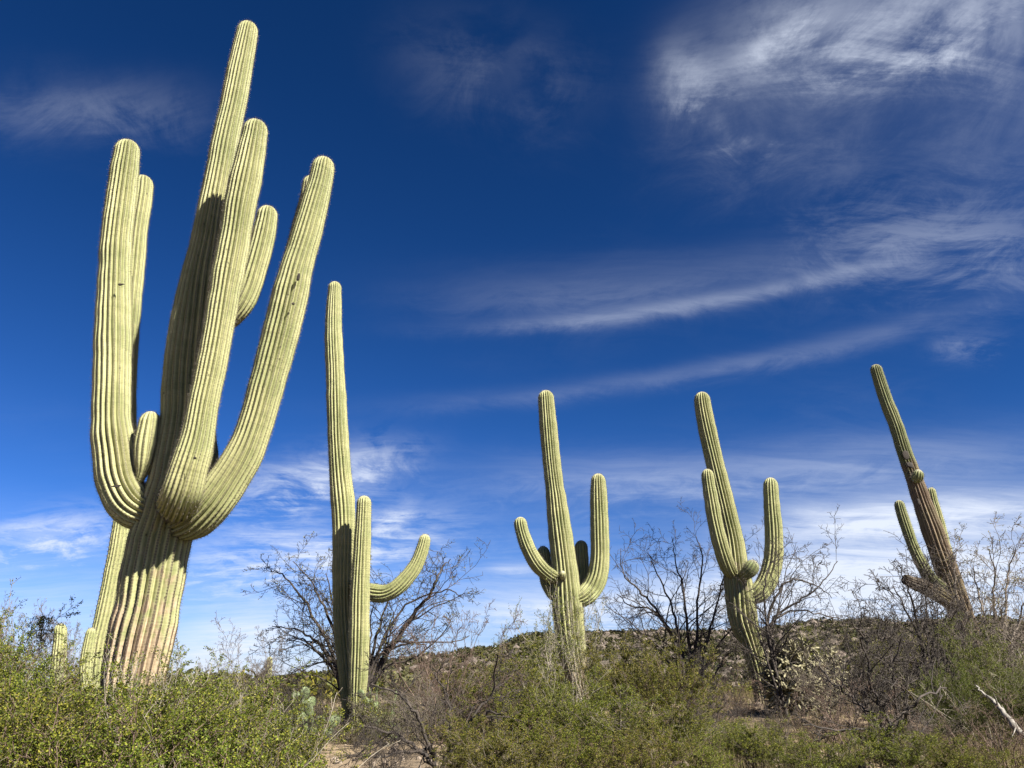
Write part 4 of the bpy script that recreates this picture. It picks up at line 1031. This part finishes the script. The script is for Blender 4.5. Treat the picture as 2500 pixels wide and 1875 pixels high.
def scatter_blobs(name, P, sizes, per, mat, seed, flat=0.8):
    """leafy shrub masses: many leaf-sized faces per clump"""
    r_ = np.random.RandomState(seed); n = len(P)
    u = r_.normal(size=(n, per, 3)); u /= np.linalg.norm(u, axis=2)[..., None]; rr = r_.uniform(0.35, 1.0, (n, per, 1)) ** 0.6
    off = u * rr * sizes[:, None, None]; off[..., 2] = np.abs(off[..., 2]) * flat
    C = (P[:, None] + off).reshape(-1, 3)
    d = r_.normal(size=C.shape); d /= np.linalg.norm(d, axis=1)[:, None]
    s = np.cross(d, r_.normal(size=C.shape)); s /= np.linalg.norm(s, axis=1)[:, None] + 1e-9
    k = np.repeat(sizes, per)[:, None] * r_.uniform(0.16, 0.34, (len(C), 1)) * (30.0 / per) ** 0.5
    V = np.stack([C - d * k, C + s * k * 0.6, C + d * k, C - s * k * 0.6], 1).reshape(-1, 3)
    return link(name, mesh_data(name, V, np.arange(len(V)).reshape(-1, 4), None, mat, False))

# scrub on the flat behind the saguaros, too thick to count
ns_ = 900
Yf = 18 + (nr.uniform(0, 1, ns_) ** 1.3) * 90; Xf = nr.uniform(-0.75, 0.75, ns_) * Yf
Pf = np.stack([Xf, Yf, gz(Xf, Yf)], 1)
sel = nr.uniform(0, 1, ns_)
o = scatter_blobs('desert_scrub', Pf[sel < 0.55], nr.uniform(0.4, 1.0, (sel < 0.55).sum()), 220, M_CREO2, 5)
tag(o, 'olive scrub thicket covering the flat before the hill', 'scrub', kind='stuff')
o = scatter_blobs('grey_scrub', Pf[sel >= 0.55], nr.uniform(0.4, 1.0, (sel >= 0.55).sum()), 220, M_SAGE, 6)
tag(o, 'grey dry scrub thicket covering the flat before the hill', 'scrub', kind='stuff')
# hillside shrubs and rocks
nh = 7600
Ah = nr.uniform(R(-33), R(45), nh); Rh = 95 + nr.uniform(0, 1, nh) ** 0.8 * 240
Zh = hill.z(Ah, Rh)
Ph = np.stack([Rh * np.sin(Ah), Rh * np.cos(Ah), Zh - 0.1], 1)
o = scatter_blobs('hillside_shrubs', Ph, nr.uniform(0.5, 1.8, nh), 26, M_HILLSHRUB, 9)
tag(o, 'dark shrubs dotting the rocky hillside', 'shrubs', kind='stuff')
rV, rF = ico_blob(1.0, 3, 1, 0.5)
nk = 2000
Ak = nr.uniform(R(-32), R(45), nk); Rk = 110 + nr.uniform(0, 1, nk) ** 0.7 * 222
cl = noise2(Ak * 40 + 5, Rk / 30 + 5, 8)
kp = cl > 0.0; Ak, Rk = Ak[kp], Rk[kp]; nk = len(Ak)
Pk = np.stack([Rk * np.sin(Ak), Rk * np.cos(Ak), hill.z(Ak, Rk)], 1)
sc = nr.uniform(0.35, 1.5, nk)[:, None, None] * np.array([1, 1, 0.8])[None, None] * nr.uniform(0.6, 1.3, (nk, 1, 3))
V = (rV[None] * sc + Pk[:, None]).reshape(-1, 3)
Fk = (rF[None] + (np.arange(nk) * len(rV))[:, None, None]).reshape(-1, 3)
o = link('hillside_rocks', mesh_data('hillside_rocks', V, None, Fk, M_HROCK, False)); tag(o, 'tan boulders scattered over the hillside', 'rocks', kind='stuff')
# stones on the near ground
nk = 1500
Yk = 7 + nr.uniform(0, 1, nk) ** 1.4 * 14; Xk = nr.uniform(-0.7, 0.7, nk) * Yk
Pk = np.stack([Xk, Yk, gz(Xk, Yk)], 1)
sc = (0.012 + 0.07 * nr.uniform(0, 1, nk) ** 4)[:, None, None] * nr.uniform(0.6, 1.4, (nk, 1, 3))
V = (rV[None] * sc + Pk[:, None]).reshape(-1, 3); Fk = (rF[None] + (np.arange(nk) * len(rV))[:, None, None]).reshape(-1, 3)
o = link('loose_stones', mesh_data('loose_stones', V, None, Fk, M_ROCK, False)); tag(o, 'loose tan stones on the sandy ground', 'stones', kind='stuff')
